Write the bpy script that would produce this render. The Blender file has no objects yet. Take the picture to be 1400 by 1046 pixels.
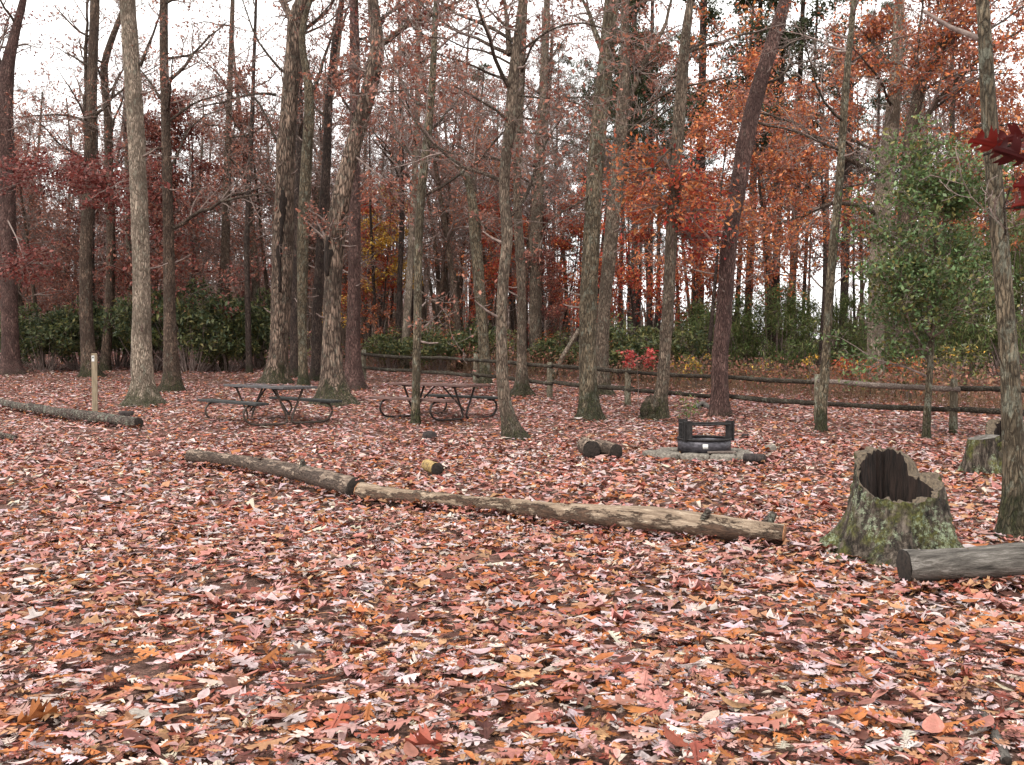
import bpy, math, random
import numpy as np
from mathutils import Vector, Matrix
from mathutils.geometry import tessellate_polygon

SC = bpy.context.scene
COL = SC.collection
rng = np.random.default_rng(11)
random.seed(5)
R = math.radians

# ------------------------------------------------------------------ camera, sky, sun, exposure
FPX, CX, CY, HOR, EYE = 1320.0, 700.0, 523.0, 485.0, 1.6
PITCH = math.atan((CY - HOR) / FPX)
cd = bpy.data.cameras.new('camera'); cam = bpy.data.objects.new('camera', cd); COL.objects.link(cam)
cd.sensor_width = 36.0; cd.lens = FPX / 1400.0 * 36.0
cd.clip_start = 0.05; cd.clip_end = 2000
cam.location = (0, 0, EYE); cam.rotation_euler = (math.pi / 2 - PITCH, 0, 0)
SC.camera = cam

SUN_EL, SUN_AZ = R(52), R(-140)          # behind the camera, from the left
W = bpy.data.worlds.new('World'); SC.world = W; W.use_nodes = True
nt = W.node_tree; nt.nodes.clear()
def nn(t, kind, **kw):
    n = t.nodes.new(kind)
    for k, v in kw.items(): setattr(n, k, v)
    return n
sky = nn(nt, 'ShaderNodeTexSky', sky_type='NISHITA', sun_disc=False)
sky.sun_elevation = SUN_EL; sky.sun_rotation = SUN_AZ; sky.air_density = 1.0; sky.dust_density = 4.0
hs = nn(nt, 'ShaderNodeHueSaturation'); hs.inputs['Saturation'].default_value = 0.2
nt.links.new(sky.outputs[0], hs.inputs['Color'])
tc = nn(nt, 'ShaderNodeTexCoord'); cl = nn(nt, 'ShaderNodeTexNoise')
cl.inputs['Scale'].default_value = 2.2; cl.inputs['Detail'].default_value = 5
nt.links.new(tc.outputs['Generated'], cl.inputs['Vector'])
rp = nn(nt, 'ShaderNodeValToRGB')
rp.color_ramp.elements[0].position = .3; rp.color_ramp.elements[0].color = (9.9, 9.8, 9.7, 1)
rp.color_ramp.elements[1].position = .75; rp.color_ramp.elements[1].color = (12.1, 11.8, 11.5, 1)
nt.links.new(cl.outputs['Fac'], rp.inputs[0])
mx = nn(nt, 'ShaderNodeMix', data_type='RGBA'); mx.inputs[0].default_value = .88
nt.links.new(hs.outputs[0], mx.inputs[6]); nt.links.new(rp.outputs[0], mx.inputs[7])
bg = nn(nt, 'ShaderNodeBackground'); bg.inputs[1].default_value = 0.115
nt.links.new(mx.outputs[2], bg.inputs[0])
wo = nn(nt, 'ShaderNodeOutputWorld'); nt.links.new(bg.outputs[0], wo.inputs[0])

sd = bpy.data.lights.new('sun', 'SUN'); sd.energy = 1.4; sd.angle = R(14); sd.color = (1, .96, .9)
sun = bpy.data.objects.new('sun', sd); COL.objects.link(sun)
sdir = Vector((math.sin(SUN_AZ) * math.cos(SUN_EL), math.cos(SUN_AZ) * math.cos(SUN_EL), math.sin(SUN_EL)))
sun.rotation_euler = sdir.to_track_quat('Z', 'Y').to_euler(); sun.location = (0, -5, 30)

SC.view_settings.view_transform = 'Standard'; SC.view_settings.look = 'None'
SC.view_settings.exposure = 1.0; SC.view_settings.gamma = 1
SC.view_settings.use_curve_mapping = False
SC.render.engine = 'CYCLES'
SC.cycles.max_bounces = 6; SC.cycles.diffuse_bounces = 3; SC.cycles.glossy_bounces = 2
SC.cycles.transmission_bounces = 3; SC.cycles.transparent_max_bounces = 6

# ------------------------------------------------------------------ terrain and pixel -> place
def sstep(a, b, x):
    t = np.clip((x - a) / (b - a), 0, 1); return t * t * (3 - 2 * t)
def ground(x, y):
    x = np.asarray(x, float); y = np.asarray(y, float)
    s = .052 - .017 * sstep(-4, 8, x)
    t = (y - 17) / 2.5
    sp = np.where(t > 30, t, np.log1p(np.exp(np.minimum(t, 30)))) * 2.5
    lim = 36.0
    sp = lim - np.logaddexp(0, (lim - sp) / 6.0) * 6.0 if False else np.minimum(sp, lim + 0 * sp)
    z = s * sp
    z = z + .025 * np.sin(x * .9 + 1.3) * np.sin(y * .7) + .012 * np.sin(2.3 * x + y * 1.7)
    return z
def gz(x, y): return float(ground(x, y))
def ray(px, py):
    u, v = (px - CX) / FPX, -(py - CY) / FPX
    c, s = math.cos(PITCH), math.sin(PITCH)
    return Vector((u, c + v * s, -s + v * c))
def at(px, py, Y):
    d = ray(px, py); t = Y / d.y
    return Vector((d.x * t, Y, EYE + d.z * t))
def on_ground(px, py):
    lo = 2.0
    y = 2.5; prev = 2.5
    while y < 60:
        p = at(px, py, y)
        if p.z <= gz(p.x, y): break
        prev = y; y += .25
    a, b = prev, y
    for _ in range(20):
        m = (a + b) / 2; p = at(px, py, m)
        if p.z <= gz(p.x, m): b = m
        else: a = m
    p = at(px, py, b); p.z = gz(p.x, b); return p

# ------------------------------------------------------------------ mesh builder
class MB:
    def __init__(s): s.v = []; s.c = []; s.q = []; s.t = []; s.n = 0
    def add(s, v, q=None, t=None, c=None):
        if q is not None and np.ndim(q) == 2 and np.shape(q)[1] == 3: q, t = None, q
        v = np.asarray(v, float).reshape(-1, 3); k = len(v)
        if c is None: c = np.full((k, 3), .5)
        c = np.asarray(c, float)
        if c.ndim == 1: c = np.tile(c, (k, 1))
        s.v.append(v); s.c.append(c)
        if q is not None and len(q): s.q.append(np.asarray(q, int).reshape(-1, 4) + s.n)
        if t is not None and len(t): s.t.append(np.asarray(t, int).reshape(-1, 3) + s.n)
        s.n += k
    def mesh(s, name, mat, smooth=True):
        me = bpy.data.meshes.new(name)
        V = np.concatenate(s.v) if s.v else np.zeros((0, 3))
        C = np.concatenate(s.c) if s.c else np.zeros((0, 3))
        Q = np.concatenate(s.q) if s.q else np.zeros((0, 4), int)
        T = np.concatenate(s.t) if s.t else np.zeros((0, 3), int)
        me.vertices.add(len(V)); me.vertices.foreach_set('co', V.astype(np.float32).ravel())
        nl = Q.size + T.size
        me.loops.add(nl); me.loops.foreach_set('vertex_index', np.concatenate([Q.ravel(), T.ravel()]).astype(np.int32))
        me.polygons.add(len(Q) + len(T))
        ls = np.concatenate([np.arange(len(Q)) * 4, Q.size + np.arange(len(T)) * 3]).astype(np.int32)
        me.polygons.foreach_set('loop_start', ls)
        me.polygons.foreach_set('use_smooth', np.full(len(ls), smooth))
        a = me.attributes.new('col', 'FLOAT_COLOR', 'POINT')
        a.data.foreach_set('color', np.concatenate([C, np.ones((len(C), 1))], 1).astype(np.float32).ravel())
        if mat: me.materials.append(mat)
        me.update(calc_edges=True); me.validate()
        return me
    def obj(s, name, mat, parent=None, smooth=True, loc=None, kind=None):
        o = bpy.data.objects.new(name, s.mesh(name, mat, smooth)); COL.objects.link(o)
        if parent is not None: o.parent = parent
        if loc is not None: o.location = loc
        if kind: o['kind'] = kind
        return o

def thing(name, label, cat, loc=(0, 0, 0), rz=0, group=None):
    o = bpy.data.objects.new(name, None); COL.objects.link(o)
    o.empty_display_size = .2
    o.location = loc; o.rotation_euler = (0, 0, rz); o['label'] = label; o['category'] = cat
    if group: o['group'] = group
    return o
def tag(o, label, cat, group=None):
    o['label'] = label; o['category'] = cat
    if group: o['group'] = group
    return o
def copy_tree(o, loc, rz=0, sc=1, label=None):
    c = o.copy(); COL.objects.link(c); c.location = loc; c.rotation_euler = (0, 0, rz)
    c.scale = sc if hasattr(sc, '__len__') else (sc, sc, sc)
    if label: c['label'] = label
    for ch in list(o.children):
        d = ch.copy(); COL.objects.link(d); d.parent = c
        for g in ch.children:
            e = g.copy(); COL.objects.link(e); e.parent = d
    return c

def tubes(mb, P, Rd, sides, col=None, cap=False):
    """P (B,N,3) centre lines, Rd (B,N) or (B,N,S) radii"""
    P = np.asarray(P, float); Rd = np.asarray(Rd, float)
    if P.ndim == 2: P = P[None]; Rd = Rd[None]
    B, N, _ = P.shape; S = sides
    T = np.gradient(P, axis=1)
    T /= np.linalg.norm(T, axis=2, keepdims=True) + 1e-9
    m = P[:, -1] - P[:, 0]
    ref = np.where(np.abs(m[:, 2:3]) > .7 * np.linalg.norm(m, axis=1, keepdims=True), np.array([[1., 0, 0]]), np.array([[0, 0, 1.]]))
    ref = np.repeat(ref[:, None, :], N, 1)
    A = np.cross(ref, T); A /= np.linalg.norm(A, axis=2, keepdims=True) + 1e-9
    Bn = np.cross(T, A)
    th = np.arange(S) / S * 2 * np.pi
    if Rd.ndim == 2: Rd = np.repeat(Rd[:, :, None], S, 2)
    V = P[:, :, None, :] + Rd[..., None] * (np.cos(th)[None, None, :, None] * A[:, :, None, :] + np.sin(th)[None, None, :, None] * Bn[:, :, None, :])
    idx = np.arange(B * N * S).reshape(B, N, S)
    a = idx[:, :-1]; b = idx[:, 1:]
    q = np.stack([a, np.roll(a, -1, 2), np.roll(b, -1, 2), b], -1).reshape(-1, 4)
    c = None
    if col is not None:
        c = np.asarray(col, float)
        if c.ndim == 1: c = np.tile(c, (B * N * S, 1))
        elif c.ndim == 2: c = np.repeat(c, N * S, 0)
    base = mb.n
    mb.add(V, q=q, c=c)
    if cap:
        for bi in range(B):
            for ring, ce, flip in ((idx[bi, 0], P[bi, 0], 1), (idx[bi, -1], P[bi, -1], 0)):
                k = mb.n; mb.add([ce], c=(c[:1] if c is not None else None))
                r2 = np.roll(ring, -1)
                tri = np.stack([r2, ring, np.full(S, k - base)], 1) if flip else np.stack([ring, r2, np.full(S, k - base)], 1)
                mb.t.append(tri + base)

def box(mb, c, s, rz=0, bev=0.0, col=None, M=None, jit=0):
    """bevelled box: centre c, full size s"""
    sx, sy, sz = [k / 2 for k in s]; b = min(bev, sx * .9, sy * .9, sz * .9)
    if b <= 0:
        v = np.array([[x, y, z] for z in (-sz, sz) for x, y in ((-sx, -sy), (sx, -sy), (sx, sy), (-sx, sy))])
        rings = [v[:4], v[4:]]
    else:
        def ring(i, z): return np.array([[-sx + i, -sy, z], [sx - i, -sy, z], [sx, -sy + i, z], [sx, sy - i, z], [sx - i, sy, z], [-sx + i, sy, z], [-sx, sy - i, z], [-sx, -sy + i, z]])
        def inset(z):
            r = ring(b, z); r[:, 0] = np.clip(r[:, 0], -sx + b, sx - b); r[:, 1] = np.clip(r[:, 1], -sy + b, sy - b)
            r2 = r.copy(); return r2 + (ring(b, z) - r2) * .25
        rings = [inset(-sz), ring(b, -sz + b), ring(b, sz - b), inset(sz)]
    n = len(rings[0]); V = np.concatenate(rings)
    if jit: V = V + rng.normal(0, jit, V.shape)
    ca, sa = math.cos(rz), math.sin(rz)
    V = V @ np.array([[ca, sa, 0], [-sa, ca, 0], [0, 0, 1]])
    V = V + np.array(c)
    if M is not None: V = np.array([list(M @ Vector(p)) for p in V])
    q = []; t = []
    for k in range(len(rings) - 1):
        for i in range(n): q.append([k * n + i, k * n + (i + 1) % n, (k + 1) * n + (i + 1) % n, (k + 1) * n + i])
    top = (len(rings) - 1) * n
    for i in range(1, n - 1): t.append([top, top + i, top + i + 1]); t.append([0, i + 1, i])
    mb.add(V, q=q, t=t, c=col)

# ------------------------------------------------------------------ materials
def newmat(name):
    m = bpy.data.materials.new(name); m.use_nodes = True; t = m.node_tree; t.nodes.clear()
    out = nn(t, 'ShaderNodeOutputMaterial'); b = nn(t, 'ShaderNodeBsdfPrincipled')
    t.links.new(b.outputs[0], out.inputs[0]); b.inputs['Roughness'].default_value = .85
    b.inputs['Specular IOR Level'].default_value = .25
    return m, t, b, out
def ramp(t, src, stops):
    r = nn(t, 'ShaderNodeValToRGB'); e = r.color_ramp.elements
    while len(e) < len(stops): e.new(.5)
    for k, (p, c) in enumerate(stops): e[k].position = p; e[k].color = (*c, 1)
    t.links.new(src, r.inputs[0]); return r.outputs[0]
def mixc(t, fac, a, b, mode='MIX'):
    m = nn(t, 'ShaderNodeMix', data_type='RGBA', blend_type=mode)
    for s, v in ((0, fac), (6, a), (7, b)):
        if hasattr(v, 'is_linked'): t.links.new(v, m.inputs[s])
        elif s == 0: m.inputs[0].default_value = v
        else: m.inputs[s].default_value = (*v, 1)
    return m.outputs[2]
def mth(t, op, a, b=0.0, clamp=False):
    m = nn(t, 'ShaderNodeMath', operation=op, use_clamp=clamp)
    for s, v in ((0, a), (1, b)):
        if hasattr(v, 'is_linked'): t.links.new(v, m.inputs[s])
        else: m.inputs[s].default_value = v
    return m.outputs[0]
def noise(t, vec, scale, detail=5, rough=.6, dist=0):
    n = nn(t, 'ShaderNodeTexNoise'); n.inputs['Scale'].default_value = scale
    n.inputs['Detail'].default_value = detail; n.inputs['Roughness'].default_value = rough; n.inputs['Distortion'].default_value = dist
    if vec is not None: t.links.new(vec, n.inputs['Vector'])
    return n.outputs['Fac']
def mapping(t, scale, rot=(0, 0, 0), src='Object', rnd=False):
    c = nn(t, 'ShaderNodeTexCoord'); m = nn(t, 'ShaderNodeMapping')
    m.inputs['Scale'].default_value = scale; m.inputs['Rotation'].default_value = rot
    t.links.new(c.outputs[src], m.inputs['Vector'])
    if rnd:
        oi = nn(t, 'ShaderNodeObjectInfo'); v = nn(t, 'ShaderNodeVectorMath', operation='SCALE')
        cx = nn(t, 'ShaderNodeCombineXYZ')
        for k in range(3): t.links.new(oi.outputs['Random'], cx.inputs[k])
        t.links.new(cx.outputs[0], v.inputs[0]); v.inputs['Scale'].default_value = 37
        t.links.new(v.outputs[0], m.inputs['Location'])
    return m.outputs[0], c
def bump(t, b, h, strength=.6, dist=.03):
    n = nn(t, 'ShaderNodeBump'); n.inputs['Strength'].default_value = strength; n.inputs['Distance'].default_value = dist
    t.links.new(h, n.inputs['Height']); t.links.new(n.outputs[0], b.inputs['Normal'])

def bark(name, dark, light, moss=0.0, lichen=.0, scale=1.0, ridge=1.0, stretch=.2, flaky=False, axis='z'):
    m, t, b, _ = newmat(name)
    sv = [scale, scale, scale]; sv[2 if axis == 'z' else 0] *= stretch
    vec, c = mapping(t, tuple(sv))
    nv = nn(t, 'ShaderNodeTexNoise'); nv.inputs['Scale'].default_value = 14; nv.inputs['Detail'].default_value = 4; t.links.new(vec, nv.inputs['Vector'])
    mxv = nn(t, 'ShaderNodeMix', data_type='VECTOR'); mxv.inputs[0].default_value = .09
    t.links.new(vec, mxv.inputs[4]); t.links.new(nv.outputs['Color'], mxv.inputs[5])
    vo = nn(t, 'ShaderNodeTexVoronoi', feature='DISTANCE_TO_EDGE'); vo.inputs['Scale'].default_value = 34 if not flaky else 18
    t.links.new(mxv.outputs[1], vo.inputs['Vector'])
    vc = nn(t, 'ShaderNodeTexVoronoi'); vc.inputs['Scale'].default_value = 34 if not flaky else 18
    t.links.new(mxv.outputs[1], vc.inputs['Vector'])
    sepc = nn(t, 'ShaderNodeSeparateColor'); t.links.new(vc.outputs['Color'], sepc.inputs[0])
    fine = noise(t, vec, 55, 8, .75)
    rid = mth(t, 'MULTIPLY', vo.outputs[0], 4.0, True)
    midn = noise(t, vec, 16, 6, .7)
    h = mth(t, 'ADD', mth(t, 'MULTIPLY', rid, .38), mth(t, 'ADD', mth(t, 'MULTIPLY', fine, .6), mth(t, 'MULTIPLY', midn, .35)))
    h = mth(t, 'ADD', h, mth(t, 'MULTIPLY', sepc.outputs[0], .2))
    colr = ramp(t, mth(t, 'MULTIPLY', h, .75), [(.27, tuple(k * .35 for k in dark)), (.46, dark), (.78, light)])
    big, _ = mapping(t, (1, 1, .6), rnd=True)
    patch = noise(t, big, 2.6, 6, .65)
    colr = mixc(t, mth(t, 'MULTIPLY', ramp(t, patch, [(.42, (0, 0, 0)), (.6, (1, 1, 1))]), .72), colr, tuple(k * .8 for k in dark))
    if lichen > 0:
        ln = noise(t, big, 9, 8, .75)
        lf = ramp(t, ln, [(.57 - .1 * lichen, (0, 0, 0)), (.64 - .08 * lichen, (1, 1, 1))])
        colr = mixc(t, mth(t, 'MULTIPLY', lf, min(1, lichen * 1.2)), colr, (.30, .32, .25))
    if moss > 0:
        sep = nn(t, 'ShaderNodeSeparateXYZ'); t.links.new(c.outputs['Object'], sep.inputs[0])
        mn = noise(t, big, 5, 7, .7)
        g = mth(t, 'SUBTRACT', mth(t, 'MULTIPLY', mth(t, 'SUBTRACT', mn, .27), moss * 5.5), sep.outputs['Z'])
        g = mth(t, 'MULTIPLY', mth(t, 'MULTIPLY', g, 3, True), ramp(t, midn, [(.3, (.35, .35, .35)), (.6, (1, 1, 1))]))
        mc = ramp(t, noise(t, big, 24, 6, .7), [(.34, (.010, .011, .005)), (.54, (.028, .033, .010)), (.76, (.09, .105, .025))])
        colr = mixc(t, mth(t, 'MULTIPLY', g, .9), colr, mc)
    t.links.new(colr, b.inputs['Base Color'])
    bump(t, b, h, ridge, .085 / scale)
    return m

def leafmat(name, trans=.35, rough=.6, varn=.5, spec=.3):
    m, t, b, out = newmat(name)
    a = nn(t, 'ShaderNodeAttribute', attribute_name='col')
    vec, _ = mapping(t, (1, 1, 1))
    n = noise(t, vec, 60, 3)
    c = mixc(t, varn, a.outputs['Color'], ramp(t, n, [(.3, (.45, .42, .4)), (.7, (1.0, 1.0, 1.0))]), 'MULTIPLY')
    if name == 'litter':
        sp = noise(t, vec, 170, 4, .7); bl = noise(t, vec, 22, 5, .7)
        c = mixc(t, mth(t, 'MULTIPLY', ramp(t, sp, [(.58, (0, 0, 0)), (.68, (1, 1, 1))]), .55), c, (.10, .055, .035))
        c = mixc(t, mth(t, 'MULTIPLY', ramp(t, bl, [(.52, (0, 0, 0)), (.7, (1, 1, 1))]), .4), c, (.20, .10, .065))
    t.links.new(c, b.inputs['Base Color']); b.inputs['Roughness'].default_value = rough
    b.inputs['Specular IOR Level'].default_value = spec
    if trans > 0:
        tr = nn(t, 'ShaderNodeBsdfTranslucent'); t.links.new(c, tr.inputs['Color'])
        ms = nn(t, 'ShaderNodeMixShader'); ms.inputs[0].default_value = trans
        t.links.new(b.outputs[0], ms.inputs[1]); t.links.new(tr.outputs[0], ms.inputs[2]); t.links.new(ms.outputs[0], out.inputs[0])
    return m

def plain(name, c1, c2, scale=(6, 6, 6), ns=4, rough=.7, bmp=.3, metallic=0, bd=.01, p=(.35, .7), spec=.3):
    m, t, b, _ = newmat(name)
    vec, _ = mapping(t, scale, rnd=True)
    n = noise(t, vec, ns, 6, .65)
    t.links.new(ramp(t, n, [(p[0], c1), (p[1], c2)]), b.inputs['Base Color'])
    b.inputs['Roughness'].default_value = rough; b.inputs['Metallic'].default_value = metallic; b.inputs['Specular IOR Level'].default_value = spec
    if bmp: bump(t, b, n, bmp, bd)
    return m

M = {}
M['grey'] = bark('bark_grey', (0.084, 0.060, 0.043), (0.356, 0.269, 0.198), moss=.42, lichen=.3)
M['pale'] = bark('bark_pale', (0.144, 0.110, 0.081), (0.548, 0.436, 0.337), moss=.42, lichen=.3, ridge=.9)
M['brown'] = bark('bark_brown', (0.059, 0.038, 0.027), (0.254, 0.173, 0.124), moss=.42, lichen=.18)
M['flaky'] = bark('bark_flaky', (0.055, 0.037, 0.027), (0.425, 0.304, 0.228), moss=.5, lichen=.25, stretch=.2, flaky=True, ridge=1.0)
M['red'] = bark('bark_reddish', (0.067, 0.036, 0.031), (0.248, 0.144, 0.121), moss=.14, lichen=.10)
M['dark'] = bark('bark_dark', (0.037, 0.025, 0.021), (0.156, 0.107, 0.084), moss=.3, lichen=.1)
M['olive'] = bark('bark_olive', (0.070, 0.054, 0.035), (0.317, 0.246, 0.163), moss=.5, lichen=.4)
M['mossy'] = bark('bark_mossy', (.06, .048, .035), (.17, .145, .10), moss=.9, lichen=.2)
M['limb'] = bark('bark_limb', (0.056, 0.039, 0.029), (0.246, 0.174, 0.130), lichen=.3, stretch=.6)
M['twig'] = plain('twig_bark', (.11, .08, .07), (.30, .23, .20), (3, 3, 3), 5, .9, 0)
M['leaf'] = leafmat('leaf', .3, .55, .35)
M['needle'] = leafmat('needle', .35, .6, .3)
M['litter'] = leafmat('litter', 0.05, .6, .5, .14)

# ------------------------------------------------------------------ ground
def soil():
    m, t, b, _ = newmat('leafy_soil')
    vec, c = mapping(t, (1, 1, 1))
    n = noise(t, vec, 9, 8, .7); n2 = noise(t, vec, 40, 4, .7)
    base = ramp(t, n2, [(.3, (.025, .014, .010)), (.48, (.10, .052, .038)), (.62, (.22, .12, .09)), (.76, (.34, .22, .18))])
    base = mixc(t, ramp(t, n, [(.4, (.0, .0, .0)), (.7, (.7, .7, .7))]), base, (.09, .04, .03))
    t.links.new(base, b.inputs['Base Color']); bump(t, b, mth(t, 'ADD', n, n2), .8, .04)
    return m
xs = np.concatenate([[-900, -400, -200, -110], np.linspace(-60, 60, 121), [110, 200, 400, 900]])
ys = np.concatenate([[-300, -80, -25], np.linspace(-8, 80, 133), [95, 120, 160, 250, 500, 1200]])
X, Y_ = np.meshgrid(xs, ys); Z = ground(X, Y_) - .01
mb = MB(); nx = len(xs); ii = np.arange(len(xs) * len(ys)).reshape(len(ys), nx)
mb.add(np.stack([X, Y_, Z], -1).reshape(-1, 3), q=np.stack([ii[:-1, :-1], ii[:-1, 1:], ii[1:, 1:], ii[1:, :-1]], -1).reshape(-1, 4))
GROUND = mb.obj('ground', soil()); GROUND['kind'] = 'structure'

# ------------------------------------------------------------------ leaf litter
def leaf_shape(kind, st):
    """unit leaf along +x (length 1): verts (k,3), quads; st stations"""
    x = np.linspace(0, 1, st)
    env = np.sin(np.pi * np.clip(x * .93 + .05, 0, 1)) ** .6
    ph = np.arange(st) % (3 if st > 9 else 2)
    lobe = np.array([.34, 1.12, 1.0])[ph] if st > 9 else np.where(ph == 1, 1.2, .42)
    if kind == 'oak':        # rounded lobes
        w = .29 * env * lobe; w[0] = .02; w[-1] = .07
        fw = np.where(ph > 0, .07, -.01)
    elif kind == 'pointed':  # broad with pointed lobes
        w = .36 * env * np.where(ph == 2, .75, lobe); w[0] = .02; w[-1] = .03
        fw = np.where(ph == 1, .14, 0.03)
    else:                    # oval
        w = .22 * np.sin(np.pi * np.clip(x * .96 + .02, 0, 1)) ** .8; w[0] = .015; w[-1] = .01
        fw = np.zeros(st)
    v = np.zeros((st, 3, 3)); v[:, 1, 0] = x
    v[:, 0] = np.stack([x + fw, w, 0 * x], 1); v[:, 2] = np.stack([x + fw, -w, 0 * x], 1)
    i = np.arange(st * 3).reshape(st, 3)
    q = np.concatenate([np.stack([i[:-1, 0], i[:-1, 1], i[1:, 1], i[1:, 0]], -1), np.stack([i[:-1, 1], i[:-1, 2], i[1:, 2], i[1:, 1]], -1)])
    V = v.reshape(-1, 3); V[:, 0] -= .5
    return V, q
def outline_leaf(half):
    """a real leaf outline: both halves triangulated against the midrib, length 1 along x, centred"""
    V = []; T = []
    mids = [1.0, .8, .6, .4, .2]
    for sg in (1, -1):
        b = len(V); pts = [Vector((x, y * sg, 0)) for x, y in half] + [Vector((x, 0, 0)) for x in mids[1:]]
        for t in tessellate_polygon([pts]):
            t = list(t); n = (pts[t[1]] - pts[t[0]]).cross(pts[t[2]] - pts[t[0]]).z
            if abs(n) < 1e-7: continue
            T.append([b + k for k in (t if n > 0 else t[::-1])])
        V += [[p.x - .5, p.y, 0] for p in pts]
    return np.array(V), np.array(T)
WHITE_OAK = outline_leaf([(0, .012), (.12, .03), (.17, .13), (.23, .16), (.265, .07), (.31, .055), (.35, .20), (.43, .27), (.485, .23), (.475, .075), (.53, .06), (.59, .21), (.68, .26), (.73, .19), (.70, .075), (.76, .065), (.85, .15), (.93, .13), (.98, .06), (1, 0)])
RED_OAK = outline_leaf([(0, .01), (.13, .03), (.17, .17), (.27, .25), (.28, .10), (.35, .065), (.41, .24), (.50, .36), (.53, .28), (.63, .38), (.58, .12), (.64, .075), (.70, .20), (.80, .29), (.82, .2), (.86, .22), (.84, .08), (.90, .06), (.94, .12), (1.0, 0)])
PAL = np.array([(.43, .148, .05), (.45, .24, .13), (.44, .185, .15), (.58, .45, .445), (.68, .57, .47), (.115, .04, .03), (.31, .082, .055), (.55, .31, .28)])
PW_N = np.array([.17, .13, .19, .21, .05, .07, .08, .11])
PW_F = np.array([.09, .05, .31, .20, .055, .05, .09, .17])
def leaf_colors(n, far):
    w = PW_N * (1 - far)[:, None] + PW_F * far[:, None]
    cw = np.cumsum(w / w.sum(1, keepdims=True), 1)
    k = (rng.random(n)[:, None] > cw).sum(1).clip(0, len(PAL) - 1)
    c = PAL[k] * rng.uniform(.62, 1.15, (n, 1)) * rng.uniform(.93, 1.07, (n, 3))
    return np.clip(c, 0, .9)
def place_leaves(pos, size, col, shape, tiltsd, curl, bend, yaw=None):
    V, q = shape; n = len(pos); k = len(V)
    L = np.repeat(V[None], n, 0)
    cu = np.clip(curl(n), -.75, .75)[:, None]; be = bend(n)[:, None]
    y = L[:, :, 1]; x = L[:, :, 0]
    asp = rng.uniform(.75, 1.2, (n, 1))
    L[:, :, 2] = cu * y * y * 3 + be * (x * x) + .15 * rng.normal(size=(n, 1)) * x * y
    L[:, :, 1] = y * asp * (1 - .5 * np.minimum(np.abs(cu), 1))
    L *= size[:, None, None]
    ya = rng.uniform(0, 2 * np.pi, n) if yaw is None else yaw
    ta = rng.normal(0, tiltsd, n); tb = rng.normal(0, tiltsd, n)
    ca, sa = np.cos(ta)[:, None], np.sin(ta)[:, None]
    yy = L[:, :, 1] * ca - L[:, :, 2] * sa; zz = L[:, :, 1] * sa + L[:, :, 2] * ca
    cb, sb = np.cos(tb)[:, None], np.sin(tb)[:, None]
    xx = L[:, :, 0] * cb + zz * sb; zz = -L[:, :, 0] * sb + zz * cb
    cy, sy = np.cos(ya)[:, None], np.sin(ya)[:, None]
    O = np.stack([xx * cy - yy * sy, xx * sy + yy * cy, zz], -1) + pos[:, None, :]
    Q = (q[None] + (np.arange(n) * k)[:, None, None]).reshape(-1, q.shape[1])
    C = np.repeat(col, k, 0)
    C = C * rng.uniform(.86, 1.12, (len(C), 1))
    C = C * (1 - .22 * np.tile((np.abs(V[:, 1]) < .004) & (k > 6), n)[:, None])    # darker midrib
    return O.reshape(-1, 3), Q, C
def scatter(y0, y1, dens, half=.57, extra=.9):
    n = int(dens * (half * (y1 ** 2 - y0 ** 2) + 2 * extra * (y1 - y0)))
    u = rng.random(n)
    y = np.sqrt(y0 ** 2 + u * (y1 ** 2 - y0 ** 2))
    x = rng.uniform(-1, 1, n) * (half * y + extra)
    return x, y
def keep(x, y):      # holes of bare soil, and leaves under the solid things
    return np.ones(len(x), bool)
litter = MB()
KITE = (np.array([[-.5, 0, 0], [-.02, .21, .03], [.5, 0, 0], [-.02, -.21, .03]]), np.array([[0, 1, 2, 3]]))
CURL = lambda n: rng.normal(.0, .42, n) * (1 + .8 * (rng.random(n) < .12)); BEND = lambda n: rng.normal(0, .28, n)
near_ind = []
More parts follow.
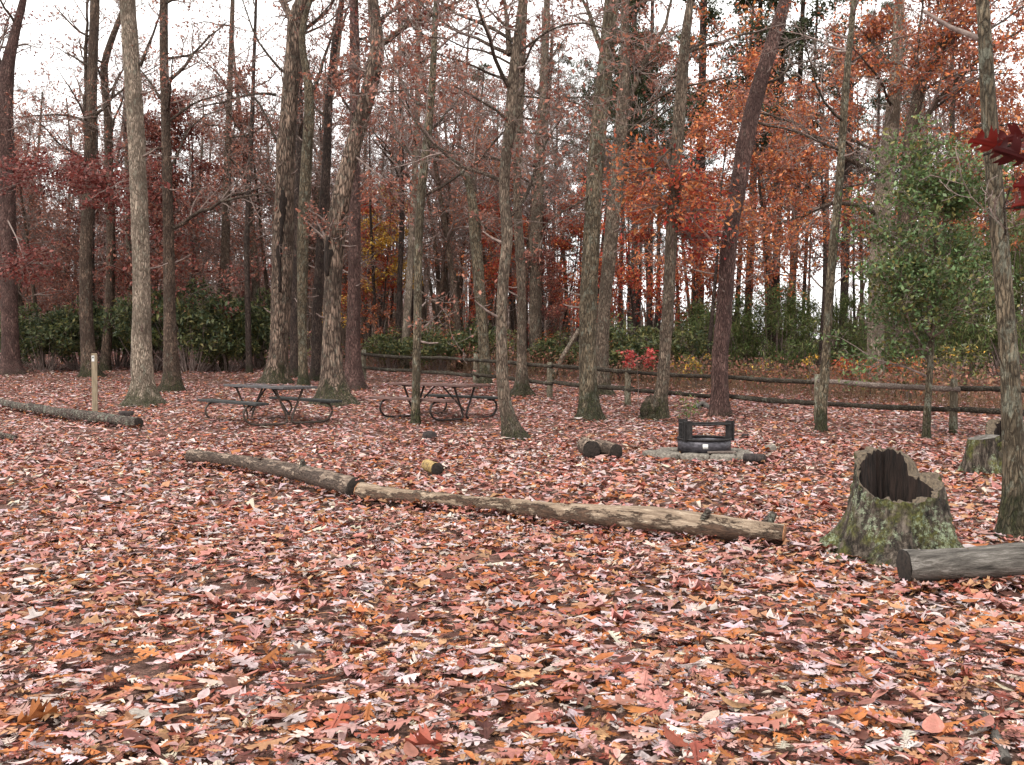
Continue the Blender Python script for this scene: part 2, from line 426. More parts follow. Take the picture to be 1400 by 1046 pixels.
for (y0, y1, dens, st, lay) in ((2.9, 5.4, 700, 13, .06), (5.4, 9.5, 520, 6, .06), (9.5, 17, 280, 3, .05), (17, 30, 200, 2, .045), (30, 50, 85, 2, .045)):
    x, y = scatter(y0, y1, dens)
    pn = np.sin(x * 1.7 + 2 * np.sin(y * 1.1)) * np.sin(y * 1.9 + 1.5 * np.sin(x * .9))
    ok = rng.random(len(x)) > sstep(.8, 1.0, pn) * .75
    x, y = x[ok], y[ok]; n = len(x)
    far = np.clip((y - 5) / 12, 0, 1)
    # clumps of one colour family
    col = leaf_colors(n, far)
    z = ground(x, y) + .006 + rng.random(n) ** 1.6 * lay
    size = np.clip(.08 * np.exp(rng.normal(0, .33, n)), .035, .18) * (1 + .25 * (y0 > 15) + .2 * (y0 > 30))
    kind = rng.random(n)
    oval_like = kind > .72
    pos = np.stack([x, y, z], 1)
    for nm, sel in (('oak', kind < .45), ('pointed', (kind >= .45) & (kind <= .72)), ('oval', oval_like)):
        sh = leaf_shape(nm, st if nm != 'oval' else max(3, st // 2 + 1)) if st > 2 else KITE
        if st > 9 and nm == 'oak': sh = WHITE_OAK
        if st > 9 and nm == 'pointed': sh = RED_OAK
        sc_ = 1.1 if nm == 'oak' else (1.15 if nm == 'pointed' else .95)
        tilt = .13 if st > 3 else .18
        if y0 < 5:
            idx = np.where(sel)[0]
            scr = np.hypot(pos[idx, 0], pos[idx, 1]) / (size[idx] + .02) - 220 * (pos[idx, 2] - ground(pos[idx, 0], pos[idx, 1]))
            vis = (np.abs(pos[idx, 0]) < .50 * pos[idx, 1]) & (pos[idx, 1] > 3.95)
            order = idx[vis][np.argsort(scr[vis])][:{'oak': 135, 'pointed': 80, 'oval': 85}[nm]]
            for i in order:
                p0 = pos[i] * 1.0
                O, Q, C = place_leaves(np.zeros((1, 3)), size[i:i + 1] * sc_ * 1.05, col[i:i + 1], sh, tilt, CURL, BEND)
                m1 = MB(); m1.add(O, q=Q, c=C)
                lo = m1.obj({'oak': 'oak_leaf', 'pointed': 'oak_leaf', 'oval': 'beech_leaf'}[nm], M['litter'], GROUND, smooth=True, loc=p0 + np.array([0, 0, .012]))
            sel = sel.copy(); sel[order] = False
        O, Q, C = place_leaves(pos[sel], size[sel] * sc_, col[sel], sh, tilt, CURL if nm != 'oval' else (lambda n: rng.normal(.3, .7, n)), BEND)
        litter.add(O, q=Q, c=C)
lo = litter.obj('leaf_litter', M['litter'], GROUND, kind='stuff')

# ------------------------------------------------------------------ branching
def rnd_unit(r):
    v = Vector((r.gauss(0, 1), r.gauss(0, 1), r.gauss(0, 1))); return v.normalized()
def walk(p0, d0, L, n, wander, trop, r):
    pts = [p0.copy()]; d = d0.normalized(); p = p0.copy()
    for _ in range(n):
        d = (d + rnd_unit(r) * wander + Vector((0, 0, trop))).normalized()
        p = p + d * (L / n); pts.append(p.copy())
    return pts
NSEG = {1: 7, 2: 4, 3: 3, 4: 2}
def grow(p0, d0, L, r0, lev, maxlev, out, r, kids=(6, 5, 4), wander=.28, trop=.06, spread=(35, 70), rmin=.004):
    pts = walk(p0, d0, L, NSEG[lev], wander, trop, r)
    n = len(pts); rad = [max(rmin, r0 * (1 - .78 * k / (n - 1))) for k in range(n)]
    out.setdefault(lev, []).append((pts, rad))
    if lev >= maxlev: return
    nk = kids[min(lev - 1, len(kids) - 1)]
    for k in range(nk):
        t = .18 + .82 * (k + r.random()) / nk
        f = t * (n - 1); i = min(int(f), n - 2); p = pts[i].lerp(pts[i + 1], f - i); d = (pts[i + 1] - pts[i]).normalized()
        ax = d.cross(rnd_unit(r)).normalized()
        d2 = Matrix.Rotation(R(r.uniform(*spread)), 3, ax) @ d
        grow(p, d2, L * r.uniform(.32, .58) * (1.15 - .5 * t), rad[i] * .6, lev + 1, maxlev, out, r, kids, wander, trop, spread, rmin)
def branch_mesh(mb, out, levs, sides):
    for lv in levs:
        if lv in out:
            P = np.array([[list(p) for p in b[0]] for b in out[lv]]); Rr = np.array([b[1] for b in out[lv]])
            tubes(mb, P, Rr, sides.get(lv, 3))
def leaf_points(out, levs, per, r, sd):
    pts = []
    for lv in levs:
        for pp, _ in out.get(lv, []):
            for _ in range(per):
                f = r.uniform(.35, 1) * (len(pp) - 1); i = min(int(f), len(pp) - 2)
                pts.append(pp[i].lerp(pp[i + 1], f - i) + Vector((r.gauss(0, sd), r.gauss(0, sd), r.gauss(0, sd * .6))))
    return np.array([list(p) for p in pts]).reshape(-1, 3)
TRI_LEAF = (np.array([[-.5, 0, 0], [-.08, .3, .03], [.5, 0, -.03], [-.08, -.3, .03]]), np.array([[0, 1, 2, 3]]))
LOBE_LEAF = leaf_shape('pointed', 5)
def canopy(mb, pts, cols, size, shape=TRI_LEAF, tilt=.7, jit=.3):
    n = len(pts)
    if n == 0: return
    cols = np.asarray(cols, float).reshape(-1, 3)
    c = cols[rng.integers(0, len(cols), n)] * rng.uniform(.6, 1.35, (n, 1))
    s = size * rng.uniform(.65, 1.35, n)
    O, Q, C = place_leaves(np.asarray(pts), s, np.clip(c, 0, .9), shape, tilt, lambda k: rng.normal(0, .4, k), lambda k: rng.normal(-.2, .3, k))
    mb.add(O, q=Q, c=C)

def smooth_path(pts, step=.35):
    P = np.array([list(p) for p in pts]); seg = np.r_[0, np.cumsum(np.linalg.norm(np.diff(P, axis=0), axis=1))]
    n = max(4, int(seg[-1] / step)); s = np.linspace(0, seg[-1], n)
    Q = np.stack([np.interp(s, seg, P[:, k]) for k in range(3)], 1)
    for _ in range(2): Q[1:-1] = .25 * Q[:-2] + .5 * Q[1:-1] + .25 * Q[2:]
    return Q, s, seg
def trunk_mesh(P, Rr, S, flare=.8, seed=0, rough=.05, roots=5):
    """irregular tapering trunk, roots flaring at the bottom"""
    r = np.random.default_rng(seed); N = len(P)
    th = np.arange(S) / S * 2 * np.pi; h = P[:, 2] - P[0, 2]
    k = np.ones((N, S))
    for f in range(2, 6):
        ph = r.uniform(0, 6.28); tw = r.uniform(-.5, .5)
        k += rough * r.uniform(.4, 1) / (f - 1) * np.sin(f * th[None] + ph + tw * h[:, None] + r.uniform(.2, .9) * np.sin(h[:, None] * r.uniform(.8, 2.2) + r.uniform(0, 6)))
    lob = .5 + .5 * np.cos(roots * th + r.uniform(0, 6)) * .6 + .3 * np.cos(2 * th + r.uniform(0, 6))
    k += flare * 1.35 * np.exp(-np.maximum(h, 0) / .21)[:, None] * (.3 + .8 * lob[None]) + .10 * flare * np.exp(-np.maximum(h, 0) / .5)[:, None]
    k += rough * .35 * r.normal(size=(N, S))
    for _ in range(int(N * .35)):
        z0 = r.uniform(.3, max(.5, h[-1])); a0 = r.uniform(0, 6.28); sg = r.uniform(.08, .22)
        k += r.uniform(.06, .24) * np.exp(-((h[:, None] - z0) / sg) ** 2) * np.exp(-((np.angle(np.exp(1j * (th[None] - a0)))) / .45) ** 2)
    mb = MB(); tubes(mb, P, Rr[:, None] * k, S); return mb

def in_front(Y): return Y
def hero(name, label, cat, base, pts, mat, H=15, limbs=(), auto=(0, 0, 0), leaf=None, flare=.7, seed=1, S=16, group=None, Y=None, twigk=(6, 5), top=True, sprays=(), rough=.06, leafsize=.1):
    """pts: [(px,py,width_px)] up the trunk from just above the ground; limbs: [(points px, width_px, depth drift)]; auto: (count, zmin, zmax)"""
    r = random.Random(seed)
    if Y is None: B = on_ground(*base)
    else:
        B = at(base[0], base[1], Y); B.z = gz(B.x, Y)
    Y0 = B.y; px2m = Y0 / FPX
    root = thing(name, label, cat, B, 0, group)
    W3 = [Vector((0, 0, -.08))]; Wr = [pts[0][2] * px2m / 2]
    for (x, y, w) in pts:
        p = at(x, y, Y0) - B
        if p.z > .12: W3.append(p); Wr.append(w * px2m / 2 * .93)
    if top and W3[-1].z < H:
        d = (W3[-1] - W3[-2]).normalized(); r_end = Wr[-1]
        n = max(2, int((H - W3[-1].z) / 1.2))
        dz = (H - W3[-1].z) / n
        for k in range(n):
            d = (d + Vector((r.gauss(0, .06), r.gauss(0, .06), .12))).normalized()
            W3.append(W3[-1] + d * dz); Wr.append(r_end * (1 - .8 * (k + 1) / n))
    P, s, seg = smooth_path(W3, .22 if Y0 < 24 else .3)
    Rr = np.interp(s, seg, Wr)
    trunk_mesh(P, Rr, S, flare, seed, rough).obj('trunk', M[mat], root)
    out = {}; tw = MB(); lf_pts = []
    def trunk_at(z):
        i = int(np.clip(np.searchsorted(P[:, 2], z), 1, len(P) - 1)); return Vector(P[i]), Rr[i]
    for (lp, w, drift) in limbs:
        path = []
        for k, (x, y) in enumerate(lp): path.append(at(x, y, Y0 + drift * k / max(1, len(lp) - 1)) - B)
        Q, s2, sg2 = smooth_path(path, .3)
        Q[1:-1] += rng.normal(0, .025, Q[1:-1].shape)
        r0 = w * px2m / 2; rr = np.linspace(r0, max(.008, r0 * .3), len(Q))
        lm = MB(); tubes(lm, Q, rr, 8); lm.obj('limb', M[mat if w > 8 else 'limb'], root)
        L = s2[-1]
        for k in range(int(4 + L * 1.6)):
            t = r.uniform(.25, 1); i = min(int(t * (len(Q) - 1)), len(Q) - 2)
            d = Vector(Q[i + 1] - Q[i]).normalized(); ax = d.cross(rnd_unit(r)).normalized()
            d2 = Matrix.Rotation(R(r.uniform(30, 65)), 3, ax) @ d
            grow(Vector(Q[i]), d2, r.uniform(.5, 1.3) * min(1.6, .5 + L * .35), rr[i] * .5, 2, 4, out, r, (5, 4, 3), .3, .05)
    na, z0, z1 = auto
    for k in range(na):
        z = z0 + (z1 - z0) * (k + r.random()) / na; p, rr = trunk_at(z)
        az = r.uniform(0, 6.28); up = r.uniform(.15, .9)
        d = Vector((math.cos(az), math.sin(az), up)); L = r.uniform(1.2, 3.4) * (.5 if name == 'holly_tree' else 1) * (1.1 - .3 * (z - z0) / max(.1, z1 - z0))
        sub = {}
        grow(p, d, L, min(rr * .45, .05), 1, 4, sub, r, twigk + (3,), .26, .05)
        if min(rr * .45, .05) > .03:
            lm = MB(); branch_mesh(lm, sub, (1,), {1: 6}); lm.obj('limb', M['limb'], root)
        else: branch_mesh(tw, sub, (1,), {1: 5})
        for lv in (2, 3, 4): out.setdefault(lv, []).extend(sub.get(lv, []))
    for k in range(6 if Y0 < 32 else 0):
        z = r.uniform(1.6, 8); p, rr = trunk_at(z); az = r.uniform(0, 6.28); d = Vector((math.cos(az), math.sin(az), r.uniform(-.2, .6))); L = r.uniform(.1, .5)
        tubes(tw, np.array([list(p + d * rr * .7), list(p + d * (rr + L * .5)), list(p + d * (rr + L) + Vector((0, 0, .05)))]), np.array([.028, .02, .012]), 5)
    fol = MB()
    for (cx_, cy_, rx, ry, dy, n, cols, sy, sx) in sprays:    # leafy sprays on a limb from trunk pixel height (sx, sy)
        p0 = at(sx, sy, Y0) - B; p1 = at(cx_, cy_, Y0 + dy) - B
        ext = Vector((rx * px2m, 0, 0)); dirx = 1 if p1.x >= p0.x else -1
        p2 = p1 + ext * .8 * dirx + Vector((0, dy * .2, r.uniform(-.1, .1)))
        pa, _, _ = smooth_path([p0, p0.lerp(p1, .5) + Vector((0, 0, .12)), p1, p2], .25)
        tubes(tw, pa, np.linspace(.03, .008, len(pa)), 5)
        nb = 60
        sub = {}
        for k in range(nb):
            q = p1 + Vector((r.gauss(0, .6) * rx * px2m, r.gauss(0, .6) * rx * px2m * .6, r.gauss(0, .9) * ry * px2m))
            i = int(np.argmin(np.linalg.norm(pa - np.array(q), axis=1))); a = Vector(pa[max(0, i - 2)])
            sub.setdefault(3, []).append(([a, a.lerp(q, .35) + rnd_unit(r) * .06, a.lerp(q, .7) + rnd_unit(r) * .06, q, q + rnd_unit(r) * .15], [.008, .006, .005, .004, .003]))
        branch_mesh(tw, sub, (3,), {})
        lp = leaf_points(sub, (3,), max(2, int(1.7 * n / nb)), r, .11)
        canopy(fol, lp, cols, leafsize * (1.25 if Y0 > 15 else 1), TRI_LEAF, .6)
    if leaf:
        cols, per, sd, size = leaf
        canopy(fol, leaf_points(out, (3, 4), per, r, sd), cols, size)
    branch_mesh(tw, out, (2, 3, 4), {2: 4})
    if tw.n: tw.obj('twigs', M['twig'], root, kind='stuff')
    if fol.n: fol.obj('foliage', M['leaf'], root, kind='stuff')
    return root

DR = [(.19, .045, .038), (.23, .062, .05), (.12, .032, .03), (.28, .10, .08)]     # dark red oak leaves
RB = [(.36, .145, .10), (.29, .11, .08), (.43, .19, .125), (.22, .085, .065)]     # red-brown
OR = [(.64, .205, .075), (.54, .15, .06), (.66, .28, .10), (.42, .11, .055)]       # orange
RD = [(.52, .07, .04), (.42, .05, .04), (.58, .13, .06), (.30, .045, .035)]          # bright red
YE = [(.68, .40, .06), (.60, .31, .05), (.70, .48, .11)]
GR = [(.07, .10, .05), (.10, .13, .055), (.16, .175, .08), (.055, .08, .042)]
OL = [(.14, .155, .05), (.18, .185, .06), (.10, .115, .04), (.24, .21, .075)]
HO = [(.10, .165, .06), (.13, .205, .075), (.075, .125, .045), (.19, .26, .12)]
BR = [(.20, .105, .065), (.26, .14, .08), (.16, .085, .06)]

# ---- the trees one can point to
hero('oak_tree', 'brown mossy-footed trunk at the far left, dark red leaf sprays hanging beside it', 'tree', (15, 512),
     [(15, 500, 27), (13, 450, 24), (12, 350, 22), (10, 250, 22), (7, 150, 20), (10, 90, 18), (22, 40, 12), (32, 0, 9)], 'red', 14, [([(6, 160), (0, 100), (-6, 40)], 12, .5)], (5, 7, 13),
     (DR, 2, .1, .11), seed=3,
     sprays=[(60, 235, 60, 12, -6, 800, DR, 250, 10), (150, 258, 45, 20, -7, 900, DR, 250, 10), (36, 362, 36, 14, -5, 600, DR, 300, 10), (70, 165, 70, 30, -2, 260, RB, 180, 8), (100, 242, 60, 14, -5, 700, DR, 255, 10), (60, 300, 40, 20, 1, 160, RB, 300, 10)])
hero('oak_tree', 'grey-brown double-stemmed trunk with black moss on its foot behind the marker post', 'tree', (124, 515),
     [(122, 500, 22), (118, 440, 19), (117, 350, 18), (121, 250, 17), (124, 180, 15), (127, 80, 14), (130, 0, 13)], 'brown', 16,
     [([(119, 190), (116, 120), (118, 50), (121, -20)], 8, .3), ([(127, 165), (140, 152), (152, 135), (165, 95), (178, 70)], 5, -.5), ([(122, 170), (95, 155), (60, 156), (28, 160)], 4, -.6)], (7, 6.5, 15), (RB, 1, .1, .1), seed=4)
hero('oak_tree', 'crooked thin trunk forking high up, left of the pale straight trunk', 'tree', (143, 507),
     [(144, 490, 14), (150, 420, 13), (152, 330, 13), (149, 240, 13), (148, 160, 12), (142, 110, 11), (142, 85, 10), (152, 55, 9), (166, 20, 7), (172, 0, 6)], 'brown', 13, (), (6, 6, 12), (RB, 1, .1, .1), seed=5)
hero('oak_tree', 'tall straight pale grey trunk with green moss at its foot, left of the picnic tables', 'tree', (196, 553),
     [(196, 540, 37), (195, 520, 31), (193, 470, 27), (194, 430, 25), (193, 350, 24), (189, 250, 24), (184, 150, 24), (178, 60, 23), (174, 0, 22)], 'pale', 17,
     [([(192, 90), (205, 72), (215, 40), (222, 0)], 5, -.4)], (7, 8.5, 16), (RB, 1, .1, .1), seed=6, S=22)
hero('oak_tree', 'slim brown trunk just right of the pale straight one, low branch reaching right', 'tree', (235, 535),
     [(236, 520, 24), (233, 480, 19), (232, 430, 17), (231, 350, 16), (229, 270, 15), (227, 180, 14), (224, 80, 13), (224, 0, 12)], 'brown', 16,
     [([(238, 312), (258, 298), (290, 284), (312, 272), (345, 268), (372, 262)], 6, -1), ([(232, 110), (250, 95), (275, 60), (310, 30)], 5, .8), ([(232, 165), (262, 142), (300, 128), (325, 118)], 4, .6), ([(228, 205), (208, 195), (200, 215)], 4, -.5), ([(232, 240), (255, 170), (285, 155), (330, 140)], 3.5, .4)],
     (7, 7, 15), (RB, 1, .1, .1), seed=7)
hero('oak_tree', 'thick brown trunk with a dark vertical bark scar behind the left picnic table', 'tree', (378, 525),
     [(378, 515, 34), (381, 480, 27), (383, 430, 26), (386, 350, 29), (388, 280, 28), (391, 200, 25), (397, 120, 25), (403, 40, 23), (406, 15, 22), (412, 0, 16)], 'flaky', 17,
     [([(400, 30), (390, 8), (380, -25)], 11, .5), ([(388, 300), (372, 255), (345, 240), (300, 205)], 3, .4), ([(380, 195), (360, 150), (335, 120), (295, 70)], 4, .9), ([(378, 130), (350, 125), (300, 142), (240, 150)], 4, -.8)], (7, 9, 16), (RB, 1, .1, .1), seed=8, S=20, rough=.09)
hero('oak_tree', 'slim grey-green trunk bowed high up, just right of the thick scarred trunk', 'tree', (415, 528),
     [(414, 500, 13), (413, 430, 13), (414, 330, 17), (419, 220, 16), (424, 140, 14), (419, 95, 11), (411, 60, 10), (415, 25, 9), (425, 0, 7)], 'olive', 14, [([(424, 130), (438, 100), (452, 60), (462, 10)], 6, .4)], (5, 8, 14), (RB, 2, .1, .1), seed=9)
hero('oak_tree', 'dark narrow trunk in the gap behind the bowed grey-green trunk', 'tree', (402, 515), [(402, 490, 12), (403, 400, 12), (406, 300, 11), (410, 200, 10), (409, 100, 9), (408, 0, 8)], 'dark', 15, (), (5, 7, 14), (RB, 1, .1, .1), seed=10)
hero('oak_tree', 'straight dark trunk just left of the hollow leaning trunk', 'tree', (433, 520), [(433, 500, 16), (433, 430, 15), (440, 330, 16), (446, 230, 14), (450, 130, 11), (457, 60, 10), (468, 0, 8)], 'dark', 15, [([(452, 110), (470, 95), (500, 80)], 4, .5)], (5, 8, 14), (RB, 2, .1, .1), seed=11)
hero('oak_tree', 'thick pale flaky leaning trunk with a tall dark hollow beside the left picnic table', 'tree', (457, 552),
     [(457, 540, 44), (454, 510, 33), (453, 470, 27), (453, 430, 25), (455, 380, 24), (458, 320, 27), (466, 270, 25), (478, 215, 22), (492, 165, 22), (504, 125, 22), (515, 85, 21), (518, 58, 20), (512, 25, 18), (510, 0, 15)], 'flaky', 15,
     [([(515, 65), (535, 48), (562, 32), (600, 13), (640, -5)], 9, -.8), ([(496, 170), (478, 150), (462, 120), (452, 112)], 5, -.4), ([(450, 345), (447, 312), (449, 290)], 12, -.1)], (7, 8, 14), (RB, 3, .1, .1), seed=12, S=22, rough=.1, flare=.9,
     sprays=[(540, 268, 40, 22, -.5, 340, RB, 210, 480), (565, 95, 50, 25, -.6, 260, RB, 45, 540), (560, 20, 60, 15, 0, 200, DR, 30, 560), (480, 90, 26, 24, .3, 140, RB, 100, 505)])
hero('oak_tree', 'straight grey trunk with a mossy bulging foot at the left end of the fence', 'tree', (483, 532),
     [(484, 520, 27), (482, 490, 22), (483, 430, 20), (485, 340, 19), (485, 250, 17), (485, 150, 15), (485, 60, 14), (484, 0, 12)], 'red', 16, (), (7, 7, 15), (RB, 4, .12, .1), seed=13)
hero('oak_tree', 'slim smooth trunk standing right in front of the right picnic table', 'tree', (568, 581),
     [(568, 570, 12), (569, 520, 11.5), (571, 430, 11.5), (572, 330, 12), (577, 250, 12), (585, 180, 11), (591, 120, 10), (596, 0, 7)], 'olive', 13,
     [([(586, 200), (600, 205), (640, 212), (690, 218)], 3, -.8), ([(581, 225), (560, 215), (540, 190), (518, 165)], 3.5, .6), ([(592, 125), (575, 118), (550, 120), (520, 130), (480, 128)], 2.5, -.4), ([(593, 60), (560, 30), (545, 0)], 3, .5), ([(572, 395), (590, 412), (620, 440)], 2, -.6)], (10, 3.8, 12), (RB, 1, .1, .1), seed=14, flare=.5)
hero('oak_tree', 'curving knee-bent grey trunk with broad root flare right of the right picnic table', 'tree', (704, 600),
     [(700, 590, 25), (692, 565, 19), (687, 530, 17), (685, 430, 15.5), (690, 350, 16), (697, 325, 17), (692, 305, 17), (689, 270, 15), (691, 210, 15.5), (700, 165, 16), (701, 110, 16), (705, 70, 14), (710, 30, 11), (713, 0, 9)], 'grey', 13,
     [([(697, 75), (692, 30), (688, -20)], 9, .4), ([(698, 168), (680, 148), (655, 128), (622, 118)], 5, -.5), ([(703, 90), (680, 75), (640, 65), (600, 50), (560, 48)], 3.5, .7), ([(700, 165), (720, 185), (735, 190), (746, 206)], 2.5, -.5), ([(706, 75), (735, 45), (760, 30), (790, 28), (830, 40), (875, 48)], 4, -.6), ([(706, 130), (740, 135), (790, 140), (830, 128)], 3, .3), ([(705, 180), (740, 182), (770, 190), (800, 205)], 2.5, .6), ([(700, 40), (675, 20), (655, -5)], 4, .3)], (10, 3.6, 12), (RB, 1, .1, .1), seed=15, S=20, flare=.75)
hero('oak_tree', 'slender trunk rising from a dark mossy mound in front of the fence', 'tree', (714, 541),
     [(714, 525, 16), (713, 480, 13), (714, 430, 12), (711, 340, 14), (707, 290, 12), (708, 200, 12), (712, 120, 11), (718, 0, 8)], 'grey', 15, (), (6, 6, 14), (RB, 2, .1, .1), seed=16, flare=1.6)
hero('oak_tree', 'greenish trunk that arches over to the left and breaks off, behind the fence', 'tree', (662, 525),
     [(663, 500, 15), (661, 470, 15), (656, 400, 16), (651, 340, 16), (648, 300, 16), (644, 260, 12), (634, 228, 11), (618, 217, 8), (596, 212, 5)], 'olive', 13, [([(648, 262), (650, 220), (655, 160), (662, 90)], 6, .3), ([(648, 300), (665, 310), (676, 318)], 4, -.2)], (0, 0, 0), (RB, 2, .12, .1), seed=17, top=False)
hero('oak_tree', 'thick straight mossy-footed grey trunk standing left of the burl-footed trunk', 'tree', (806, 573),
     [(806, 560, 31), (804, 530, 27), (803, 480, 25), (804, 430, 26), (808, 340, 25), (813, 240, 23), (820, 160, 23), (828, 90, 22), (836, 0, 19)], 'olive', 17,
     [([(826, 75), (812, 48), (800, 15), (790, -15)], 10, .6), ([(818, 255), (800, 270), (775, 285), (755, 300), (735, 320)], 4, -.6), ([(832, 50), (860, 60), (890, 70)], 4, -.8), ([(812, 155), (790, 130), (770, 128), (745, 140)], 3, .6)], (7, 8, 16), (RB, 2, .1, .1), seed=18, S=22)
hero('oak_tree', 'forked grey trunk with wide rising limbs, close behind the thick straight trunk', 'tree', (823, 541),
     [(823, 525, 22), (823, 480, 19), (826, 420, 18), (834, 340, 20), (841, 270, 21), (847, 200, 21), (852, 140, 18), (855, 80, 14), (854, 0, 11)], 'grey', 16,
     [([(848, 180), (862, 125), (882, 82), (902, 48), (915, 20), (924, -15)], 10, .5), ([(850, 190), (872, 160), (895, 165), (920, 130)], 4.5, -.5), ([(872, 100), (890, 82), (912, 70)], 6, .2)], (7, 7, 15), (RB, 3, .12, .1), seed=19, S=18)
hero('oak_tree', 'grey trunk with a round mossy burl at its foot, orange leaves at mid height', 'tree', (897, 573),
     [(899, 560, 25), (905, 540, 19), (908, 500, 18), (913, 430, 18), (917, 340, 17), (922, 250, 18), (927, 180, 19), (933, 100, 17), (938, 40, 14), (944, 0, 10)], 'grey', 15,
     [([(925, 195), (905, 215), (890, 235), (870, 240)], 3.5, -.5), ([(935, 70), (960, 60), (990, 40)], 4, .5)], (6, 7, 14), (OR, 2, .12, .1), seed=20, S=18, flare=.9,
     sprays=[(872, 238, 40, 30, .8, 300, OR + [(.50, .16, .09)], 250, 920), (890, 290, 42, 22, 0, 240, OR, 275, 920), (945, 235, 40, 16, -.6, 220, OR + RD, 250, 922), (965, 290, 40, 22, -.3, 300, RD + OR, 290, 920), (885, 208, 35, 12, .4, 180, OR, 230, 922), (960, 330, 30, 16, .6, 160, RD, 320, 918)])
hero('pine_tree', 'dark reddish trunk leaning right, in front of the fence behind the fire ring', 'tree', (985, 570),
     [(984, 560, 27), (984, 530, 24), (985, 480, 22), (990, 430, 22), (996, 340, 22), (1003, 290, 22), (1014, 230, 23), (1022, 180, 23), (1034, 130, 22), (1048, 85, 20), (1062, 40, 19), (1074, 0, 17)], 'red', 15,
     [([(1045, 115), (1075, 95), (1105, 82), (1135, 70)], 4.5, -.6), ([(1028, 165), (1065, 175), (1095, 182), (1140, 195)], 4, .4)], (4, 9.5, 14), None, seed=21, S=20, flare=.35)
hero('oak_tree', 'slim light brown trunk in front of the fence, left of the hollow stump', 'tree', (1122, 590),
     [(1123, 580, 15), (1125, 540, 14), (1130, 480, 13), (1134, 400, 12.5), (1140, 330, 12), (1148, 250, 11.5), (1153, 170, 10.5), (1159, 90, 9), (1164, 40, 8), (1168, 0, 7)], 'olive', 12,
     [([(1152, 258), (1180, 255), (1215, 236), (1250, 212)], 2.5, -.6), ([(1147, 205), (1125, 195), (1085, 175), (1060, 162)], 3.5, .5), ([(1158, 90), (1185, 62), (1220, 55), (1250, 48)], 3, .5), ([(1158, 100), (1180, 120), (1195, 105)], 2, -.4), ([(1152, 190), (1172, 210), (1210, 235)], 3, .7)], (5, 5, 11), None, seed=22, flare=.35)
hero('oak_tree', 'big pale trunk half hidden by the holly, heavy crooked limbs spreading both ways', 'tree', (1198, 540),
     [(1197, 520, 26), (1197, 480, 23), (1199, 400, 24), (1203, 330, 25), (1208, 270, 24), (1215, 210, 23), (1221, 150, 20), (1226, 80, 16), (1229, 0, 13)], 'pale', 16,
     [([(1200, 238), (1178, 228), (1155, 215), (1120, 190), (1080, 165), (1040, 155)], 8, -1), ([(1200, 295), (1175, 280), (1155, 275), (1120, 285), (1085, 300), (1040, 310), (1015, 312)], 7, -.8), ([(1225, 110), (1205, 75), (1185, 45), (1160, 30)], 6, .6), ([(1200, 205), (1165, 190), (1120, 188), (1060, 180)], 5, .8)], (6, 8, 15), (OR + RB, 7, .16, .12), seed=23, S=20)
hero('oak_tree', 'dark multi-limbed trunk fanning out to the upper right behind the holly', 'tree', (1236, 545), 
     [(1236, 520, 20), (1235, 400, 20), (1236, 320, 21), (1240, 250, 20), (1244, 190, 18), (1250, 150, 16), (1262, 110, 13), (1285, 60, 10), (1310, 10, 8)], 'brown', 14,
     [([(1244, 195), (1270, 150), (1300, 120), (1335, 85), (1360, 62), (1400, 40)], 9, -.5), ([(1250, 215), (1285, 198), (1318, 180), (1345, 168), (1400, 172)], 6, .4), ([(1258, 120), (1290, 70), (1330, 30), (1375, -10)], 6, .6), ([(1248, 160), (1252, 110), (1256, 50), (1262, -10)], 8, .3), ([(1246, 175), (1290, 140), (1340, 105), (1400, 100)], 4, .8), ([(1255, 130), (1310, 96), (1370, 95)], 4, -.7), ([(1265, 105), (1300, 45), (1340, -5)], 4, -.4)], (5, 8, 13), (RB + OR, 7, .16, .12), seed=24, S=18)
hero('oak_tree', 'nearest trunk, mossy grey-brown, at the right edge beside the grey log', 'tree', (1392, 738),
     [(1391, 715, 42), (1388, 680, 34), (1386, 620, 30), (1383, 560, 28), (1380, 480, 25), (1374, 420, 24), (1368, 340, 23), (1361, 260, 22), (1354, 200, 21), (1350, 120, 20), (1346, 40, 18), (1345, 0, 17)], 'olive', 10,
     [([(1375, 330), (1372, 290), (1380, 260)], 2.5, -.3), ([(1350, 42), (1380, 25), (1420, 5)], 3, .3)], (5, 4.3, 9), None, seed=25, S=28, flare=.5)

M['rotten'] = plain('rotten_wood_and_hollow_shade', (.006, .005, .004), (.04, .026, .02), (9, 9, 2), 4, .95, .9, 0, .03)  # rotten wood of the scar; also carries the hollow's shade as colour
def tree_by(words): return next(o for o in bpy.data.objects if o.get('label', '').startswith(words))
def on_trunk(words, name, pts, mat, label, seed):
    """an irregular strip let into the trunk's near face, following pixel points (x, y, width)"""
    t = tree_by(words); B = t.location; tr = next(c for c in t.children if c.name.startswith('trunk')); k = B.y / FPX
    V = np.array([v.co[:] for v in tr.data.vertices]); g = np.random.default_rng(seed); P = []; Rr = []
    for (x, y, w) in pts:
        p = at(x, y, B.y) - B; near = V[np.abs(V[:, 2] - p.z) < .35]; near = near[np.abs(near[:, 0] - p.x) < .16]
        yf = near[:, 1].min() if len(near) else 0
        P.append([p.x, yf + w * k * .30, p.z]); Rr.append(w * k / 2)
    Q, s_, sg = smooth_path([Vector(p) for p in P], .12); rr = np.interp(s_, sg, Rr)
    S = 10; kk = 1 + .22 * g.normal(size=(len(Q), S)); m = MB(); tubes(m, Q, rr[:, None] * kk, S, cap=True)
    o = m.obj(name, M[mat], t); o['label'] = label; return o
on_trunk('thick pale flaky', 'hollow', [(451, 325, 5), (451, 338, 11), (450, 352, 12), (450, 366, 9), (450, 378, 5)], 'rotten', 'dark strip painted as the shade inside a tall hollow', 1)  # solid strip, slightly proud; the recess shade is put into its colour
